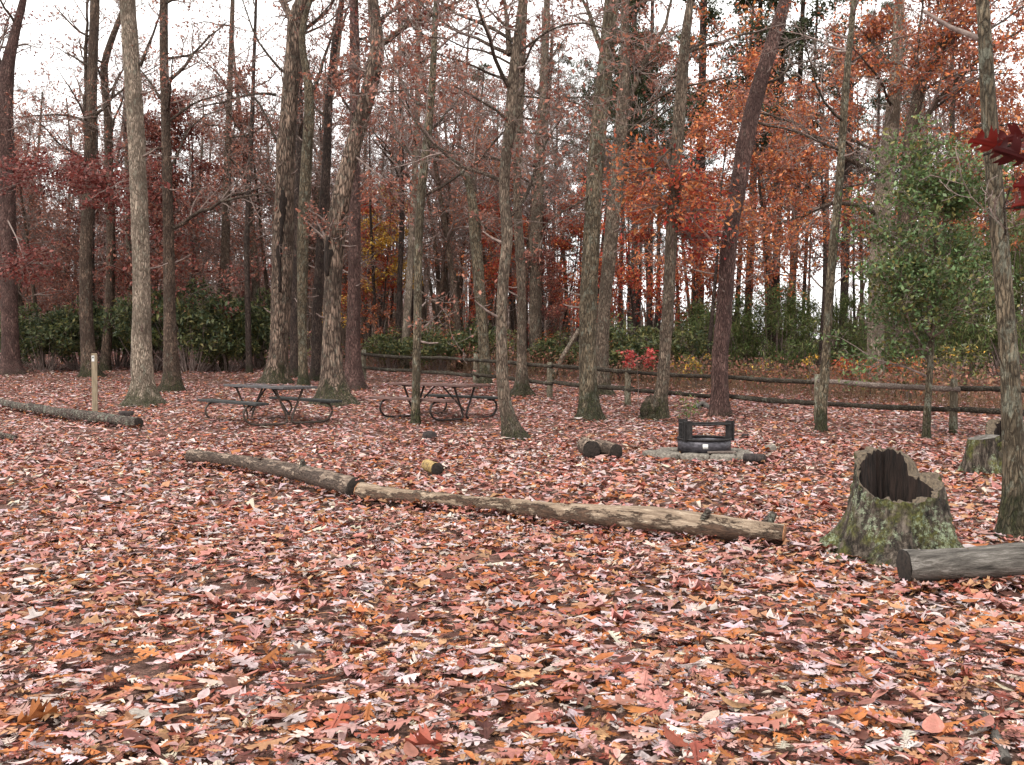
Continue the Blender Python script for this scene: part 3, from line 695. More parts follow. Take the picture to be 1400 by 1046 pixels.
on_trunk('thick brown trunk', 'bark_scar', [(389, 262, 5), (391, 275, 10), (389, 300, 7), (387, 330, 5), (385, 350, 9), (386, 372, 5), (385, 400, 5)], 'rotten', 'dark ragged vertical scar', 2)
tb = tree_by('grey trunk with a round mossy burl'); k = tb.location.y / FPX; m1 = MB(); g = np.random.default_rng(4); V = []; 
for i in range(9):
    for j in range(14):
        u, v = (i / 8 - .5) * math.pi, j / 14 * 2 * math.pi; r_ = 14 * k * (1 + .10 * g.normal())
        V.append([-8 * k + r_ * math.cos(u) * math.cos(v), -.06 + .9 * r_ * math.cos(u) * math.sin(v), 14 * k + 1.25 * r_ * math.sin(u)])
ix = np.arange(9 * 14).reshape(9, 14); m1.add(V, q=np.concatenate([np.stack([ix[i], np.roll(ix[i], -1), np.roll(ix[i + 1], -1), ix[i + 1]], 1) for i in range(8)])); m1.obj('burl', M['grey'], tb)
print('heroes', len(bpy.data.objects))
# ---- further trunks behind, each with its own label
def stem(label, bx, Y, pts, mat, name='bare_tree', H=14, auto=(5, 6, 13), leaf=(RB, 2, .12, .1), seed=1, flare=.4):
    return hero(name, label, 'tree', (bx, 500), pts, mat, H, (), auto, leaf, flare, seed, 10, None, Y, (5, 4))
stem('brown trunk behind the rhododendron, left of the left picnic table', 306, 36, [(306, 490, 13), (309, 300, 12), (313, 150, 9), (318, 0, 6)], 'brown', seed=31)
stem('thin dark sapling trunk just left of the thick scarred trunk', 341, 35, [(340, 480, 9), (337, 330, 8), (345, 150, 6), (350, 0, 4)], 'dark', seed=32)
stem('wide pale-brown trunk in the gap right of the knee-bent trunk', 733, 38, [(732, 480, 19), (733, 330, 19), (738, 200, 15), (745, 80, 11), (748, 0, 9)], 'grey', seed=33)
stem('thin pale trunk leaning right behind the fence, left of the slim smooth trunk', 553, 37, [(553, 480, 12), (559, 400, 11), (564, 300, 10), (570, 180, 9), (573, 0, 6)], 'pale', seed=34)
stem('thin dark trunk paired with the thin pale leaning one', 543, 38, [(544, 470, 8), (546, 400, 8), (550, 300, 8), (548, 150, 7), (545, 0, 4)], 'dark', seed=35)
for k, (x0, w, xt, lab) in enumerate([(868, 9, 868, 'dark pine stem between the forked trunk and the burl-footed trunk, left one of two'), (888, 8, 892, 'dark pine stem between the forked trunk and the burl-footed trunk, right one of two'), (954, 15, 962, 'dark thick pine stem between the burl-footed trunk and the reddish leaning one'),
      (1005, 7, 1030, 'thin dark pine stem touching the right side of the reddish leaning trunk'), (1021, 11, 1040, 'dark pine stem with red leaves behind it, just right of the reddish leaning trunk'),
      (1058, 11, 1072, 'dark bare pine stem against white sky, left one of a close pair'), (1080, 10, 1098, 'dark bare pine stem against white sky, right one of a close pair'),
      (1096, 5, 1118, 'very thin dark leaning stem left of the slim light brown trunk'), (1152, 12, 1166, 'dark pine stem just right of the slim light brown trunk')]):
    stem(lab, x0, 43, [(x0, 480, w), (x0 + (xt - x0) * .3, 330, w), (x0 + (xt - x0) * .65, 160, w * .8), (xt, 0, w * .6)], 'dark', 'pine_tree', 18, (7, 9, 17), ([(.05, .06, .03), (.07, .08, .035)], 7, .18, .16), 40 + k)

dl = hero('dead_trunk', 'bare dead trunk leaning right against the others behind a fence post', 'dead tree', (752, 520), [(754, 515, 8), (765, 495, 8), (780, 470, 7), (792, 450, 6)], 'pale', 3, (), (0, 0, 0), None, .1, 71, 8, top=False)

# ------------------------------------------------------------------ background woods: a few built, many copied
def proto_tree(name, seed, H, r0, z0, nl, mat, leaf, kids=(7, 6, 3), Lr=(1.6, 3.6), up=(.2, 1.0), rmin=.006):
    r = random.Random(seed); root = thing(name, '', 'tree')
    pts = walk(Vector((0, 0, -.1)), Vector((r.gauss(0, .05), r.gauss(0, .05), 1)), H, 10, .06, .05, r)
    P, s, seg = smooth_path(pts, .5); Rr = np.linspace(r0, r0 * .18, len(P))
    trunk_mesh(P, Rr, 8, .5, seed, .05).obj('trunk', M[mat], root)
    out = {}
    for k in range(nl):
        f = (k + r.random()) / nl; z = z0 + (H * .97 - z0) * f
        i = int(np.searchsorted(P[:, 2], z)); i = min(max(i, 1), len(P) - 1)
        az = r.uniform(0, 6.28); d = Vector((math.cos(az), math.sin(az), r.uniform(*up)))
        grow(Vector(P[i]), d, r.uniform(*Lr) * (1.1 - .6 * f), Rr[i] * .5, 1, 4, out, r, kids, .25, .06, rmin=rmin)
    tw = MB(); branch_mesh(tw, out, (1, 2, 3, 4), {1: 5, 2: 4}); tw.obj('branches', M['twig'], root, kind='stuff')
    if leaf:
        cols, per, sd, size = leaf; fm = MB(); canopy(fm, leaf_points(out, (3, 4), per, r, sd), cols, size)
        fm.obj('foliage', M['leaf'], root, kind='stuff')
    return root
def proto_pine(seed, H, r0, z0):
    r = random.Random(seed); root = thing('pine_tree', '', 'tree')
    pts = walk(Vector((0, 0, -.1)), Vector((0, 0, 1)), H, 10, .04, .05, r)
    P, s, seg = smooth_path(pts, .5); Rr = np.linspace(r0, r0 * .2, len(P))
    trunk_mesh(P, Rr, 8, .3, seed, .05).obj('trunk', M['dark'], root)
    out = {}; nl = 34
    for k in range(nl):
        f = (k + r.random()) / nl; z = z0 + (H * .98 - z0) * f; i = min(int(np.searchsorted(P[:, 2], z)), len(P) - 1)
        az = r.uniform(0, 6.28); d = Vector((math.cos(az), math.sin(az), r.uniform(-.1, .4)))
        grow(Vector(P[i]), d, r.uniform(1.0, 2.6) * (1.15 - .7 * f), Rr[i] * .4, 1, 3, out, r, (7, 5), .2, .06)
    tw = MB(); branch_mesh(tw, out, (1, 2, 3), {1: 5, 2: 3}); tw.obj('branches', M['twig'], root, kind='stuff')
    lp = leaf_points({3: [b for b in out[3] if b[0][0].z > z0 + (H - z0) * .12]}, (3,), 9, r, .1)
    fm = MB(); canopy(fm, lp, [(.05, .065, .03), (.065, .08, .035), (.04, .05, .028), (.09, .085, .04)], .24, (np.array([[-.5, 0, 0], [.0, .07, .0], [.5, 0, 0], [.0, -.07, 0]]), np.array([[0, 1, 2, 3]])), .9)
    fm.obj('foliage', M['needle'], root, kind='stuff'); return root

PROTO = {
 'bare': [proto_tree('bare_tree', 101, 14, .13, 3.5, 20, 'brown', (RB, 1, .1, .1)), proto_tree('bare_tree', 102, 16, .17, 5, 20, 'grey', None), proto_tree('bare_tree', 103, 12, .09, 3, 18, 'dark', None),
          proto_tree('bare_tree', 104, 15, .14, 4, 22, 'brown', (RB, 1, .12, .1))],
 'russet': [proto_tree('oak_tree', 105, 11, .10, 2.2, 20, 'brown', (RB, 2, .14, .12), (6, 5, 3), Lr=(1.4, 2.8)), proto_tree('oak_tree', 106, 8, .07, 1.5, 18, 'dark', (DR + RB, 3, .14, .12), (6, 5, 3), Lr=(1.2, 2.4))],
 'orange': [proto_tree('maple_tree', 107, 10, .09, 2.5, 18, 'dark', (OR + OR + RB, 3, .16, .13), (6, 5, 3), Lr=(1.5, 3.2), up=(.0, .4)), proto_tree('maple_tree', 108, 6.5, .06, 1.2, 15, 'dark', (RD + OR, 4, .14, .12), (5, 5, 3), (1.2, 2.2), (0, .4))],
 'yellow': [proto_tree('maple_tree', 109, 7, .05, 2, 13, 'dark', (YE, 4, .14, .11), (5, 4, 3), (1, 2.2), (0, .5))],
 'pine': [proto_pine(110, 17, .14, 7), proto_pine(111, 15, .11, 5.5), proto_pine(112, 18, .17, 9)],
}
LAB = {'bare': ('slender bare tree among many deep in the woods beyond the clearing', 'bare trees deep in the woods'),
       'russet': ('small tree holding red-brown leaves deep in the woods beyond the clearing', 'russet trees deep in the woods'),
       'orange': ('tree holding orange and red leaves deep in the woods behind the fence', 'orange trees deep in the woods'),
       'yellow': ('slender young tree with yellow leaves behind the straight grey trunk at the fence end', None),
       'pine': ('tall dark pine with tufted crown far behind the fence', 'pines far behind the fence')}
used = set()
def plant(kind, k, x, y, sc, rz):
    p = PROTO[kind][k]; loc = (x, y, gz(x, y) - .03)
    if (kind, k) not in used:
        used.add((kind, k)); o = p; o.location = loc; o.rotation_euler = (0, 0, rz); o.scale = sc if hasattr(sc, '__len__') else (sc, sc, sc)
    else: o = copy_tree(p, loc, rz, sc)
    o['label'] = LAB[kind][0]
    if LAB[kind][1]: o['group'] = LAB[kind][1]
r = random.Random(77)
taken = []
def spot(px0, px1, y0, y1, mind):
    for _ in range(60):
        y = r.uniform(y0, y1); x = (r.uniform(px0, px1) - CX) / FPX * y
        if all((x - a) ** 2 + (y - b) ** 2 > mind ** 2 for a, b in taken): break
    taken.append((x, y)); return x, y
def many(kind, n, px0, px1, y0, y1, mind=1.3, s=(.8, 1.2), wide=1):
    for i in range(n):
        x, y = spot(px0, px1, y0, y1, mind); s_ = r.uniform(*s); plant(kind, i % len(PROTO[kind]), x, y, (s_ * wide, s_ * wide, s_), r.uniform(0, 6.28))
many('bare', 38, -80, 480, 37, 58, 1.3, (.7, 1.12), 1.25); many('russet', 9, -60, 470, 34.5, 44, 1.5, (.85, 1.2)); many('bare', 34, 470, 740, 37, 58, 1.2, (.75, 1.1)); many('bare', 44, -90, 760, 58, 95, 1.8, (.75, 1.15), 1.15)
many('russet', 20, -80, 760, 38, 62, 1.3, (.6, 1.0)); many('russet', 10, -80, 700, 62, 90)
many('bare', 26, 720, 1480, 38, 60); many('bare', 14, 720, 1480, 60, 80)
many('pine', 14, 720, 1300, 44, 66, 2); many('pine', 6, 560, 900, 46, 60, 2)
many('russet', 6, 1250, 1480, 36, 50, 1.5)
for k, px_, Y_o, sc_o, lab in ((0, 965, 34, .95, 'large orange-leaved tree between the burl-footed and reddish trunks'), (0, 1055, 36, 1.2, 'orange-leaved tree right behind the reddish leaning trunk'), (0, 1120, 35, 1.1, 'orange-leaved tree behind the slim light brown trunk'),
       (1, 875, 37, 1.1, 'small red-leaved tree between the forked trunk and the burl-footed trunk'), (1, 945, 40, 1.2, 'small bright red-leaved tree behind the dark thick pine stem'), (1, 1010, 42, 1.2, 'small red-leaved tree just behind the reddish leaning trunk'), (1, 690, 41, 1.0, 'small red-leaved tree behind the knee-bent trunk'),
       (1, 762, 43, 1.1, 'small red and orange tree right of the slender trunk on the mossy mound'), (0, 640, 44, 1.0, 'orange-leaved tree behind the arching broken trunk'), (0, 1270, 37, 1.35, 'orange-leaved tree behind the holly'), (0, 1385, 35, 1.35, 'orange-leaved tree behind the nearest trunk'), (1, 505, 41, 1.0, 'small red-orange tree right of the trunk at the fence end')):
    n0 = len(taken); LAB['orange'] = (lab, None); plant('orange', k, (px_ - CX) / FPX * Y_o, Y_o, sc_o, px_ * .37)
plant('yellow', 0, (525 - CX) / FPX * 39, 39, 1.0, 1.0)

# distant wooded rise, and the far wood that reads as one mass
def hill_z(x, y):
    px = CX + x / y * FPX
    top = 15 - 10.5 * sstep(350, 1000, px) + 1.2 * np.sin(x * .05) + .8 * np.sin(x * .13 + 2)
    return gz_far(x, y) + (top - 1.5) * sstep(100, 190, y)
def gz_far(x, y): return ground(x, y) - .3
hx = np.linspace(-260, 260, 105); hy = np.array([98, 110, 120, 130, 140, 150, 160, 170, 180, 190, 210, 260]); HX, HY = np.meshgrid(hx, hy)
mh = MB(); ih = np.arange(HX.size).reshape(HX.shape)
mh.add(np.stack([HX, HY, hill_z(HX, HY)], -1).reshape(-1, 3), q=np.stack([ih[:-1, :-1], ih[:-1, 1:], ih[1:, 1:], ih[1:, :-1]], -1).reshape(-1, 4))
ho_ = mh.obj('hills', plain('wooded_hill', (.09, .06, .055), (.20, .14, .125), (.5, .5, .5), 3, .95, .5, 0, .5)); ho_['kind'] = 'structure'
n = 4200; yy = 62 + 125 * rng.random(n) ** .8; pxx = rng.uniform(-150, 1550, n); pxx = np.where((pxx > 1025) & (pxx < 1130) & (rng.random(n) < .85), pxx - 700, pxx); xx = (pxx - CX) / FPX * yy
hh = rng.uniform(3, 12, n) * (1 - .45 * sstep(700, 1000, pxx)); zz = np.where(yy > 100, hill_z(xx, yy), ground(xx, yy)) - .1
fw = MB(); ln_ = rng.normal(0, .06, (n, 2))
P0 = np.stack([xx, yy, zz], 1); P2 = P0 + np.stack([ln_[:, 0] * hh, ln_[:, 1] * hh, hh], 1); P1 = (P0 + P2) / 2 + rng.normal(0, .12, (n, 3))
rr0 = rng.uniform(.025, .09, n)[:, None]
fs = MB(); tubes(fs, np.stack([P0, P1, P2], 1), rr0 * np.array([[1.7, 1.3, .4]]), 3)
K = 4; f = rng.uniform(.25, .95, (n, K)); A = (P0[:, None] + (P2 - P0)[:, None] * f[..., None]).reshape(-1, 3)
dv = rng.normal(size=(n * K, 3)) * np.array([.8, .8, .45]) + np.array([0, 0, .55]); Lb = (rng.uniform(.8, 2.4, (n, K)) * (1.2 - f)).reshape(-1, 1)
Bp = A + dv * Lb; tubes(fw, np.stack([A, Bp], 1), np.tile(np.array([.026, .010]), (n * K, 1)), 3)
o = fw.obj('far_woods', M['twig'], None, kind='stuff'); fs.obj('stems', M['brown'], o, kind='stuff'); tag(o, 'far mass of bare stems and twigs on the rise behind the clearing', 'woods')

# ------------------------------------------------------------------ shrubs
OVAL = leaf_shape('oval', 3)
def proto_shrub(name, seed, w, h, n, cols, size, nst=9, lift=.25, cat='shrub', clump=26, shape=OVAL, mat='leaf', sparse=.16):
    r = random.Random(seed); root = thing(name, '', cat)
    st = MB(); cl_ = []
    for k in range(clump):
        a = r.uniform(0, 6.28); rr = math.sqrt(r.random()) * w / 2; f = rr / (w / 2)
        z = h * (lift + (1 - lift) * r.random() ** .7 * math.sqrt(max(.05, 1 - f * f * .85)))
        c = Vector((rr * math.cos(a), rr * math.sin(a), z)); cl_.append(c)
        b = Vector((rr * .25 * math.cos(a) + r.gauss(0, .05), rr * .25 * math.sin(a), -.05))
        pa, _, _ = smooth_path([b, b.lerp(c, .5) + rnd_unit(r) * .15, c], .2); tubes(st, pa, np.linspace(.02, .006, len(pa)), 4)
        for _ in range(5):
            e = c + rnd_unit(r) * w * .12; tubes(st, np.array([list(c), list(c.lerp(e, .5) + rnd_unit(r) * .03), list(e)]), np.array([.006, .005, .003]), 3)
    st.obj('stems', M['twig'], root, kind='stuff')
    C = np.array([list(c) for c in cl_]); idx = rng.integers(0, clump, n)
    off = rng.normal(size=(n, 3)); off /= np.linalg.norm(off, axis=1, keepdims=True)
    rad = w * sparse * np.array([r.uniform(.6, 1.3) for _ in range(clump)])[idx] * rng.random(n) ** .45
    P = C[idx] + off * rad[:, None] * np.array([1, 1, .75])
    P = P[P[:, 2] > .03]
    fm = MB(); canopy(fm, P, cols, size, shape, .65); fm.obj('foliage', M[mat], root, kind='stuff')
    return root
def put(o, first, px, Y, sc, rz, label, group=None, py=None):
    x = (px - CX) / FPX * Y; loc = (x, Y, gz(x, Y) - .03)
    if first: o.location = loc; o.rotation_euler = (0, 0, rz); o.scale = sc if hasattr(sc, '__len__') else (sc,) * 3
    else: o = copy_tree(o, loc, rz, sc)
    o['label'] = label
    if group: o['group'] = group
rh = proto_shrub('evergreen_shrub', 201, 3.0, 2.6, 5200, GR + GR + OL, .17, clump=40)
rh2 = proto_shrub('evergreen_shrub', 202, 2.6, 1.9, 4200, GR + OL, .15, clump=30)
for k, (px, Y, sc, lab) in enumerate([(262, 35.5, (1.15, 1, 1.3), 'large deep green broadleaf shrub right of the pale straight trunk'), (205, 36.5, (1, 1, 1.35), 'deep green shrub directly behind the pale straight trunk'),
        (60, 36, (1, 1, .95), 'olive green shrub right of the leftmost mossy trunk'), (112, 37, (.9, 1, 1.05), 'dark green shrub behind the double-stemmed trunk'), (345, 38, (.9, 1, 1.2), 'green shrub right behind the thick scarred trunk'), (160, 38.5, (1, 1, 1.05), 'dark green shrub in the gap left of the pale straight trunk')]):
    put(rh, k == 0, px, Y, sc, k * 1.3, lab, 'evergreen shrubs behind the left trees')
for k, (px, Y, sc, lab) in enumerate([(310, 36, .9, 'low green shrub left of the thick scarred trunk'), (20, 38, 1.1, 'dark green shrub behind the leftmost trunk'), (532, 37, .8, 'bright green low shrub behind the left end of the fence'), (600, 36, .9, 'green shrub behind the slim smooth trunk'),
        (655, 37.5, 1.0, 'olive shrub at the foot of the arching broken trunk'), (760, 36, .8, 'olive green shrub behind the leaning dead trunk'), (858, 34, 1.15, 'dark green shrub behind the red sapling'), (930, 35, 1.1, 'green shrub left of the reddish leaning trunk')]):
    put(rh2, k == 0, px, Y, sc, k * 2.1, lab, 'evergreen shrubs behind the fence')
NEEDLE = (np.array([[-.5, 0, 0], [.0, .1, .0], [.5, 0, 0], [.0, -.1, 0]]), np.array([[0, 1, 2, 3]]))
ce = proto_shrub('cedar_shrub', 203, 2.4, 2.6, 7000, [(.14, .20, .065), (.17, .22, .075), (.10, .145, .05), (.23, .23, .09)], .15, clump=40, shape=NEEDLE, lift=.06)
for k, (px, Y, sc, lab) in enumerate([(1012, 37, 1.0, 'feathery green conifer shrub just right of the reddish leaning trunk'), (1065, 36, 1.1, 'tall feathery green conifer shrub below the pair of bare pine stems'), (1105, 38, .95, 'small feathery conifer shrub left of the slim light brown trunk'), (1250, 34, (1.2, 1.2, 1.9), 'olive feathery shrub behind the fence, left part under the holly'),
        (1318, 33, (1.3, 1.3, 2.2), 'tall olive feathery shrub behind the right fence post'), (1385, 32, (1.3, 1.3, 2.4), 'dark feathery shrub behind the nearest trunk'), (1160, 39, 1.0, 'feathery shrub behind the orange and yellow bush'), (960, 38, .9, 'feathery green shrub behind the yellow-leaved twigs')]):
    put(ce, k == 0, px, Y, sc if hasattr(sc, '__len__') else (sc * 1.1, sc * 1.1, sc * 1.3), k * 1.7, lab, 'conifer shrubs behind the fence')
for seed, nm, w, h, n, cols, px, Y, lab in ((211, 'autumn_shrub', 2.0, 1.5, 900, OR + YE[:1] + RD, 1180, 29, 'orange and red leaved bush behind the weathered grey fence rail'), (212, 'autumn_shrub', .9, 1.3, 260, YE + OL, 1112, 30, 'yellow-green leaved bush left of the orange bush'),
        (213, 'autumn_shrub', 1.6, 1.3, 420, YE + OL, 952, 31, 'thin bush with yellow leaves between burl-footed and reddish trunks'), (214, 'autumn_shrub', 2.6, 2.2, 1300, RB + OR + OL, 600, 38.5, 'orange-brown bush behind the right picnic table'),
        (215, 'autumn_shrub', 2.6, 2.0, 1300, OR + BR + OL, 775, 38, 'rust and yellow bush right of the mossy mound trunk'), (216, 'autumn_shrub', 1.6, 3.2, 1100, OR + BR + RB, 520, 38, 'tall rust-orange bush right of the trunk at the fence end'),
        (217, 'autumn_shrub', 2.2, 2.0, 900, RD + RB, 715, 40, 'red-leaved bush behind the slender trunk on the mossy mound'),  (218, 'autumn_shrub', 2.4, 1.5, 800, BR + OL, 690, 35, 'brown and green low bush at the fence middle'),
        (219, 'autumn_shrub', 1.4, 1.1, 200, YE + OR[:1] + OL, 1040, 30.5, 'low yellow-leaved bush right of the reddish leaning trunk'), (220, 'autumn_shrub', 1.5, 1.2, 520, OR + OL, 1245, 26.5, 'low orange and green bush at the foot of the holly'),
        (221, 'autumn_shrub', 2.2, 1.6, 700, OL + OL + YE[:1], 1300, 27, 'yellow-green bush left of the right fence post'), (222, 'autumn_shrub', 1.5, 1.5, 500, OR + RB, 835, 36, 'rust-leaved bush behind the forked grey trunk'), (223, 'autumn_shrub', 2.0, 1.5, 700, RB + OL, 430, 37, 'brown-green bush between the scarred and hollow trunks'), (224, 'autumn_shrub', 2.0, 2.2, 800, OL + BR, 250, 39, 'olive and brown bush behind the deep green shrub')):
    o = proto_shrub(nm, seed, w, h, n, cols, .11, clump=18, sparse=.14, shape=TRI_LEAF); put(o, True, px, Y, 1, seed, lab)
# red sapling by the fence post
p = on_ground(872, 556); o = thing('maple_sapling', 'little sapling with bright red leaves beside a fence post', 'sapling', p)
rr_ = random.Random(9); out = {}; 
m1 = MB(); tubes(m1, np.array([[0, 0, -.05], [.02, 0, .5], [-.02, .05, 1.0], [0, 0, 1.35]]), np.array([.012, .010, .008, .006]), 5); m1.obj('trunk', M['twig'], o)
for k in range(8): grow(Vector((0, 0, 1.02 + k * .035)), Vector(((-1) ** k * rr_.uniform(.5, 1), rr_.uniform(-.6, .3), .05)), .44, .006, 3, 4, out, rr_, (4, 4, 4))
m1 = MB(); branch_mesh(m1, out, (3, 4), {}); m1.obj('twigs', M['twig'], o, kind='stuff')
m1 = MB(); canopy(m1, leaf_points(out, (3, 4), 4, rr_, .05), [(.60, .09, .08), (.66, .16, .13), (.50, .06, .06)], .11, LOBE_LEAF, .5); m1.obj('foliage', M['leaf'], o, kind='stuff')
# holly
hp = on_ground(1266, 601)
ho = hero('holly_tree', 'evergreen holly with a thin trunk in front of the fence, glossy green sprays', 'tree', (1266, 601), [(1266, 590, 11), (1269, 540, 9.5), (1273, 480, 8), (1277, 400, 7), (1280, 320, 6), (1284, 260, 4)], 'olive', 5.5, (), (48, 1.1, 4.7), (HO + HO + OL, 4, .13, .09), .3, 51, 10, top=False, twigk=(5, 4))
# green sprout near the fire ring
p = on_ground(942, 583); o = thing('green_sprout', 'small light green leafy sprout behind the fire ring', 'plant', p)
out = {}
for k in range(5): grow(Vector((0, 0, 0)), Vector((rr_.uniform(-.5, .35), rr_.uniform(-.3, .3), 1)), .55, .006, 3, 4, out, rr_, (5, 5, 5))
m1 = MB(); branch_mesh(m1, out, (3, 4), {}); m1.obj('stems', M['twig'], o, kind='stuff')
m1 = MB(); canopy(m1, leaf_points(out, (3, 4), 3, rr_, .03), [(.16, .24, .06), (.20, .28, .09), (.12, .18, .05)], .09, OVAL, .6); m1.obj('foliage', M['leaf'], o, kind='stuff')

M['drystem'] = plain('dry_stem', (.10, .06, .035), (.26, .17, .10), (3, 3, 3), 5, .9, 0)
# brush along the fence: dry stems and brown leaves
bm = MB(); fo = MB(); n = 2600
px = rng.uniform(480, 1420, n); Yb = 36.5 - (px - 480) / 920 * 15.5 + rng.uniform(.6, 4.5, n) 
x = (px - CX) / FPX * Yb; z = ground(x, Yb)
Hh = rng.uniform(.25, .9, n); lean = rng.normal(0, .25, (n, 2))
base = np.stack([x, Yb, z - .02], 1); tip = base + np.stack([lean[:, 0] * Hh, lean[:, 1] * Hh, Hh], 1); mid = (base + tip) / 2 + rng.normal(0, .05, (n, 3))
tubes(bm, np.stack([base, mid, tip], 1), np.tile(np.array([.007, .005, .003]), (n, 1)), 3)
canopy(fo, tip.repeat(3, 0) + rng.normal(0, .16, (3 * n, 3)), BR + RB + BR + OL[2:3], .11)
o = bm.obj('dry_brush', M['drystem'], None, kind='stuff'); tag(o, 'tangle of dry brown stems and brush along the far side of the fence', 'brush')
fo.obj('foliage', M['leaf'], o, kind='stuff')

# ------------------------------------------------------------------ fence
M['rail'] = bark('fence_wood', (.025, .019, .014), (.10, .08, .058), lichen=.2, stretch=.3, ridge=.6, axis='x')
M['railgrey'] = bark('fence_wood_grey', (.13, .10, .085), (.32, .26, .22), stretch=.25, ridge=.5, axis='x')
M['post'] = bark('fence_post_wood', (.10, .08, .055), (.25, .21, .15), lichen=.5, stretch=.25, moss=.15, ridge=.6)
FP = [on_ground(*q) for q in ((497, 521), (572, 525), (650, 532), (752, 545), (858, 554), (985, 566), (1118, 578), (1308, 592))]
d = (FP[-1] - FP[-2]); e = FP[-1] + Vector((2.4, -1.3, 0)); e.z = gz(e.x, e.y); FP.append(e)
# even the line of the posts
for _ in range(1):
    for k in range(1, len(FP) - 1):
        q = FP[k - 1].lerp(FP[k + 1], .5); FP[k].y = .6 * FP[k].y + .4 * q.y; FP[k].x = FP[k].x; FP[k].z = gz(FP[k].x, FP[k].y)
fence = thing('split_rail_fence', 'weathered two-rail split wooden fence running along the back of the clearing', 'fence', FP[4])
def irregular(mb, P, r0, S=8, amp=.15, seed=0, cap=True):
    g = np.random.default_rng(seed); P = np.asarray(P, float)
    Q, s, sg = smooth_path(P, max(.12, np.linalg.norm(P[-1] - P[0]) / 22)); N = len(Q)
    Q[1:-1] += g.normal(0, float(np.mean(r0)) * .035, Q[1:-1].shape)
    rad = np.interp(s, sg, r0) if hasattr(r0, '__len__') else np.full(N, r0)
    k = 1 + amp * g.uniform(-1, 1, (1, S)) + amp * .35 * g.normal(size=(N, S))
    tubes(mb, Q, rad[:, None] * k, S, cap=cap)
for k, p in enumerate(FP):
    m1 = MB(); b = p - FP[4]; hgt = random.uniform(.98, 1.08); ln = random.uniform(-.02, .02)
    irregular(m1, [list(b + Vector((0, 0, -.2))), list(b + Vector((ln / 2, 0, hgt / 2))), list(b + Vector((ln, 0, hgt)))], np.array([.085, .08, .07]), 8, .12, k); m1.obj('post', M['post'], fence)
for k in range(len(FP) - 1):
    a, b = FP[k] - FP[4], FP[k + 1] - FP[4]
    for j, hh in enumerate((.42, .86)):
        m1 = MB(); dd = (b - a).normalized(); sag = random.uniform(-.03, .02); o1, o2 = random.uniform(-.04, .04), random.uniform(-.04, .04)
        side = Vector((-dd.y, dd.x, 0)) * (.035 if k % 2 else -.035)
        irregular(m1, [list(a + side - dd * .12 + Vector((0, 0, hh + o1))), list((a + b) / 2 + side + Vector((0, 0, hh + sag))), list(b + side + dd * .12 + Vector((0, 0, hh + o2)))], np.array([.045, .058, .05]), 7, .2, 50 + k * 2 + j)
        ro = m1.obj('rail', M['railgrey'] if (k == 6 and j == 1) else M['rail'], fence)
        if k == 6 and j == 1: ro['label'] = 'pale grey weathered rail'
# ------------------------------------------------------------------ picnic tables
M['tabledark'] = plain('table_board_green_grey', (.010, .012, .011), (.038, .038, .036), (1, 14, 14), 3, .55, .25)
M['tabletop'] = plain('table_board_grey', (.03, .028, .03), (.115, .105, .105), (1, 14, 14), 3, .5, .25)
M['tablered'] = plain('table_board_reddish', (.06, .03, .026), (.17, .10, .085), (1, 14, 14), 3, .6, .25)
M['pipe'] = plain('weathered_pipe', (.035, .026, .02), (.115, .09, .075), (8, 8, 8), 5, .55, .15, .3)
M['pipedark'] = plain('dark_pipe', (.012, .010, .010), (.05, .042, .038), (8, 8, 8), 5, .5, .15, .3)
def smooth_curve(pts, n=8):
    P = [Vector(p) for p in pts]; P = [P[0] * 2 - P[1]] + P + [P[-1] * 2 - P[-2]]; o = []
    for i in range(1, len(P) - 2):
        for k in range(n):
            t = k / n; a, b, c, d_ = P[i - 1], P[i], P[i + 1], P[i + 2]
            o.append(list(.5 * ((2 * b) + (c - a) * t + (2 * a - 5 * b + 4 * c - d_) * t * t + (3 * b - a - 3 * c + d_) * t ** 3)))
    o.append(list(P[-2])); return np.array(o)
def picnic(label, px, py, rz, mats, L=2.44, fx=.78, sc=1.0):
    p = on_ground(px, py); t = thing('picnic_table', label, 'picnic table', p, rz, 'picnic tables in the clearing'); t.scale = (sc, sc, sc)
    for k in range(5):
        m1 = MB(); box(m1, (random.uniform(-.006, .006), (k - 2) * .152, .735), (L, .144, .05), 0, .006); m1.obj('top_plank', M[mats[0]], t, smooth=False)
    for s, mt in ((-1, mats[1]), (1, mats[2])):
        for k in range(2):
            m1 = MB(); box(m1, (random.uniform(-.006, .006), s * (.74 + k * .142), .445), (L, .136, .05), 0, .006); m1.obj('bench_plank', M[mt], t, smooth=False)
    for sx in (-1, 1):
        for s in (-1, 1):
            m1 = MB(); c = smooth_curve([(sx * fx, s * .30, .70), (sx * fx, s * .19, .45), (sx * fx, s * .06, .14), (sx * fx, s * .12, .035), (sx * fx, s * .45, .03), (sx * fx, s * .80, .05), (sx * fx, s * .96, .18), (sx * fx, s * .95, .33), (sx * fx, s * .84, .405), (sx * fx, s * .70, .41)])
            tubes(m1, c, np.full(len(c), .023), 8, cap=True); m1.obj('pipe_leg', M[mats[3]], t)
        m1 = MB(); box(m1, (sx * fx, 0, .70), (.045, .70, .024), 0, .004); m1.obj('cleat', M['pipedark'], t, smooth=False)
        m1 = MB(); tubes(m1, np.array([[sx * .12, 0, .70], [sx * .45, 0, .45], [sx * (fx - .01), 0, .20]]), np.full(3, .018), 8, cap=True); m1.obj('brace', M['pipedark'], t)
    return t
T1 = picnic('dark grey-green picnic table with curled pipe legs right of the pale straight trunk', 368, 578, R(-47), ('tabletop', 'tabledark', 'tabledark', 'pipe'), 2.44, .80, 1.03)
T2 = picnic('picnic table with reddish boards and one dark bench behind the slim smooth trunk', 600, 572, R(-43), ('tablered', 'tablered', 'tabledark', 'pipedark'), 2.44, .80, 1.0)
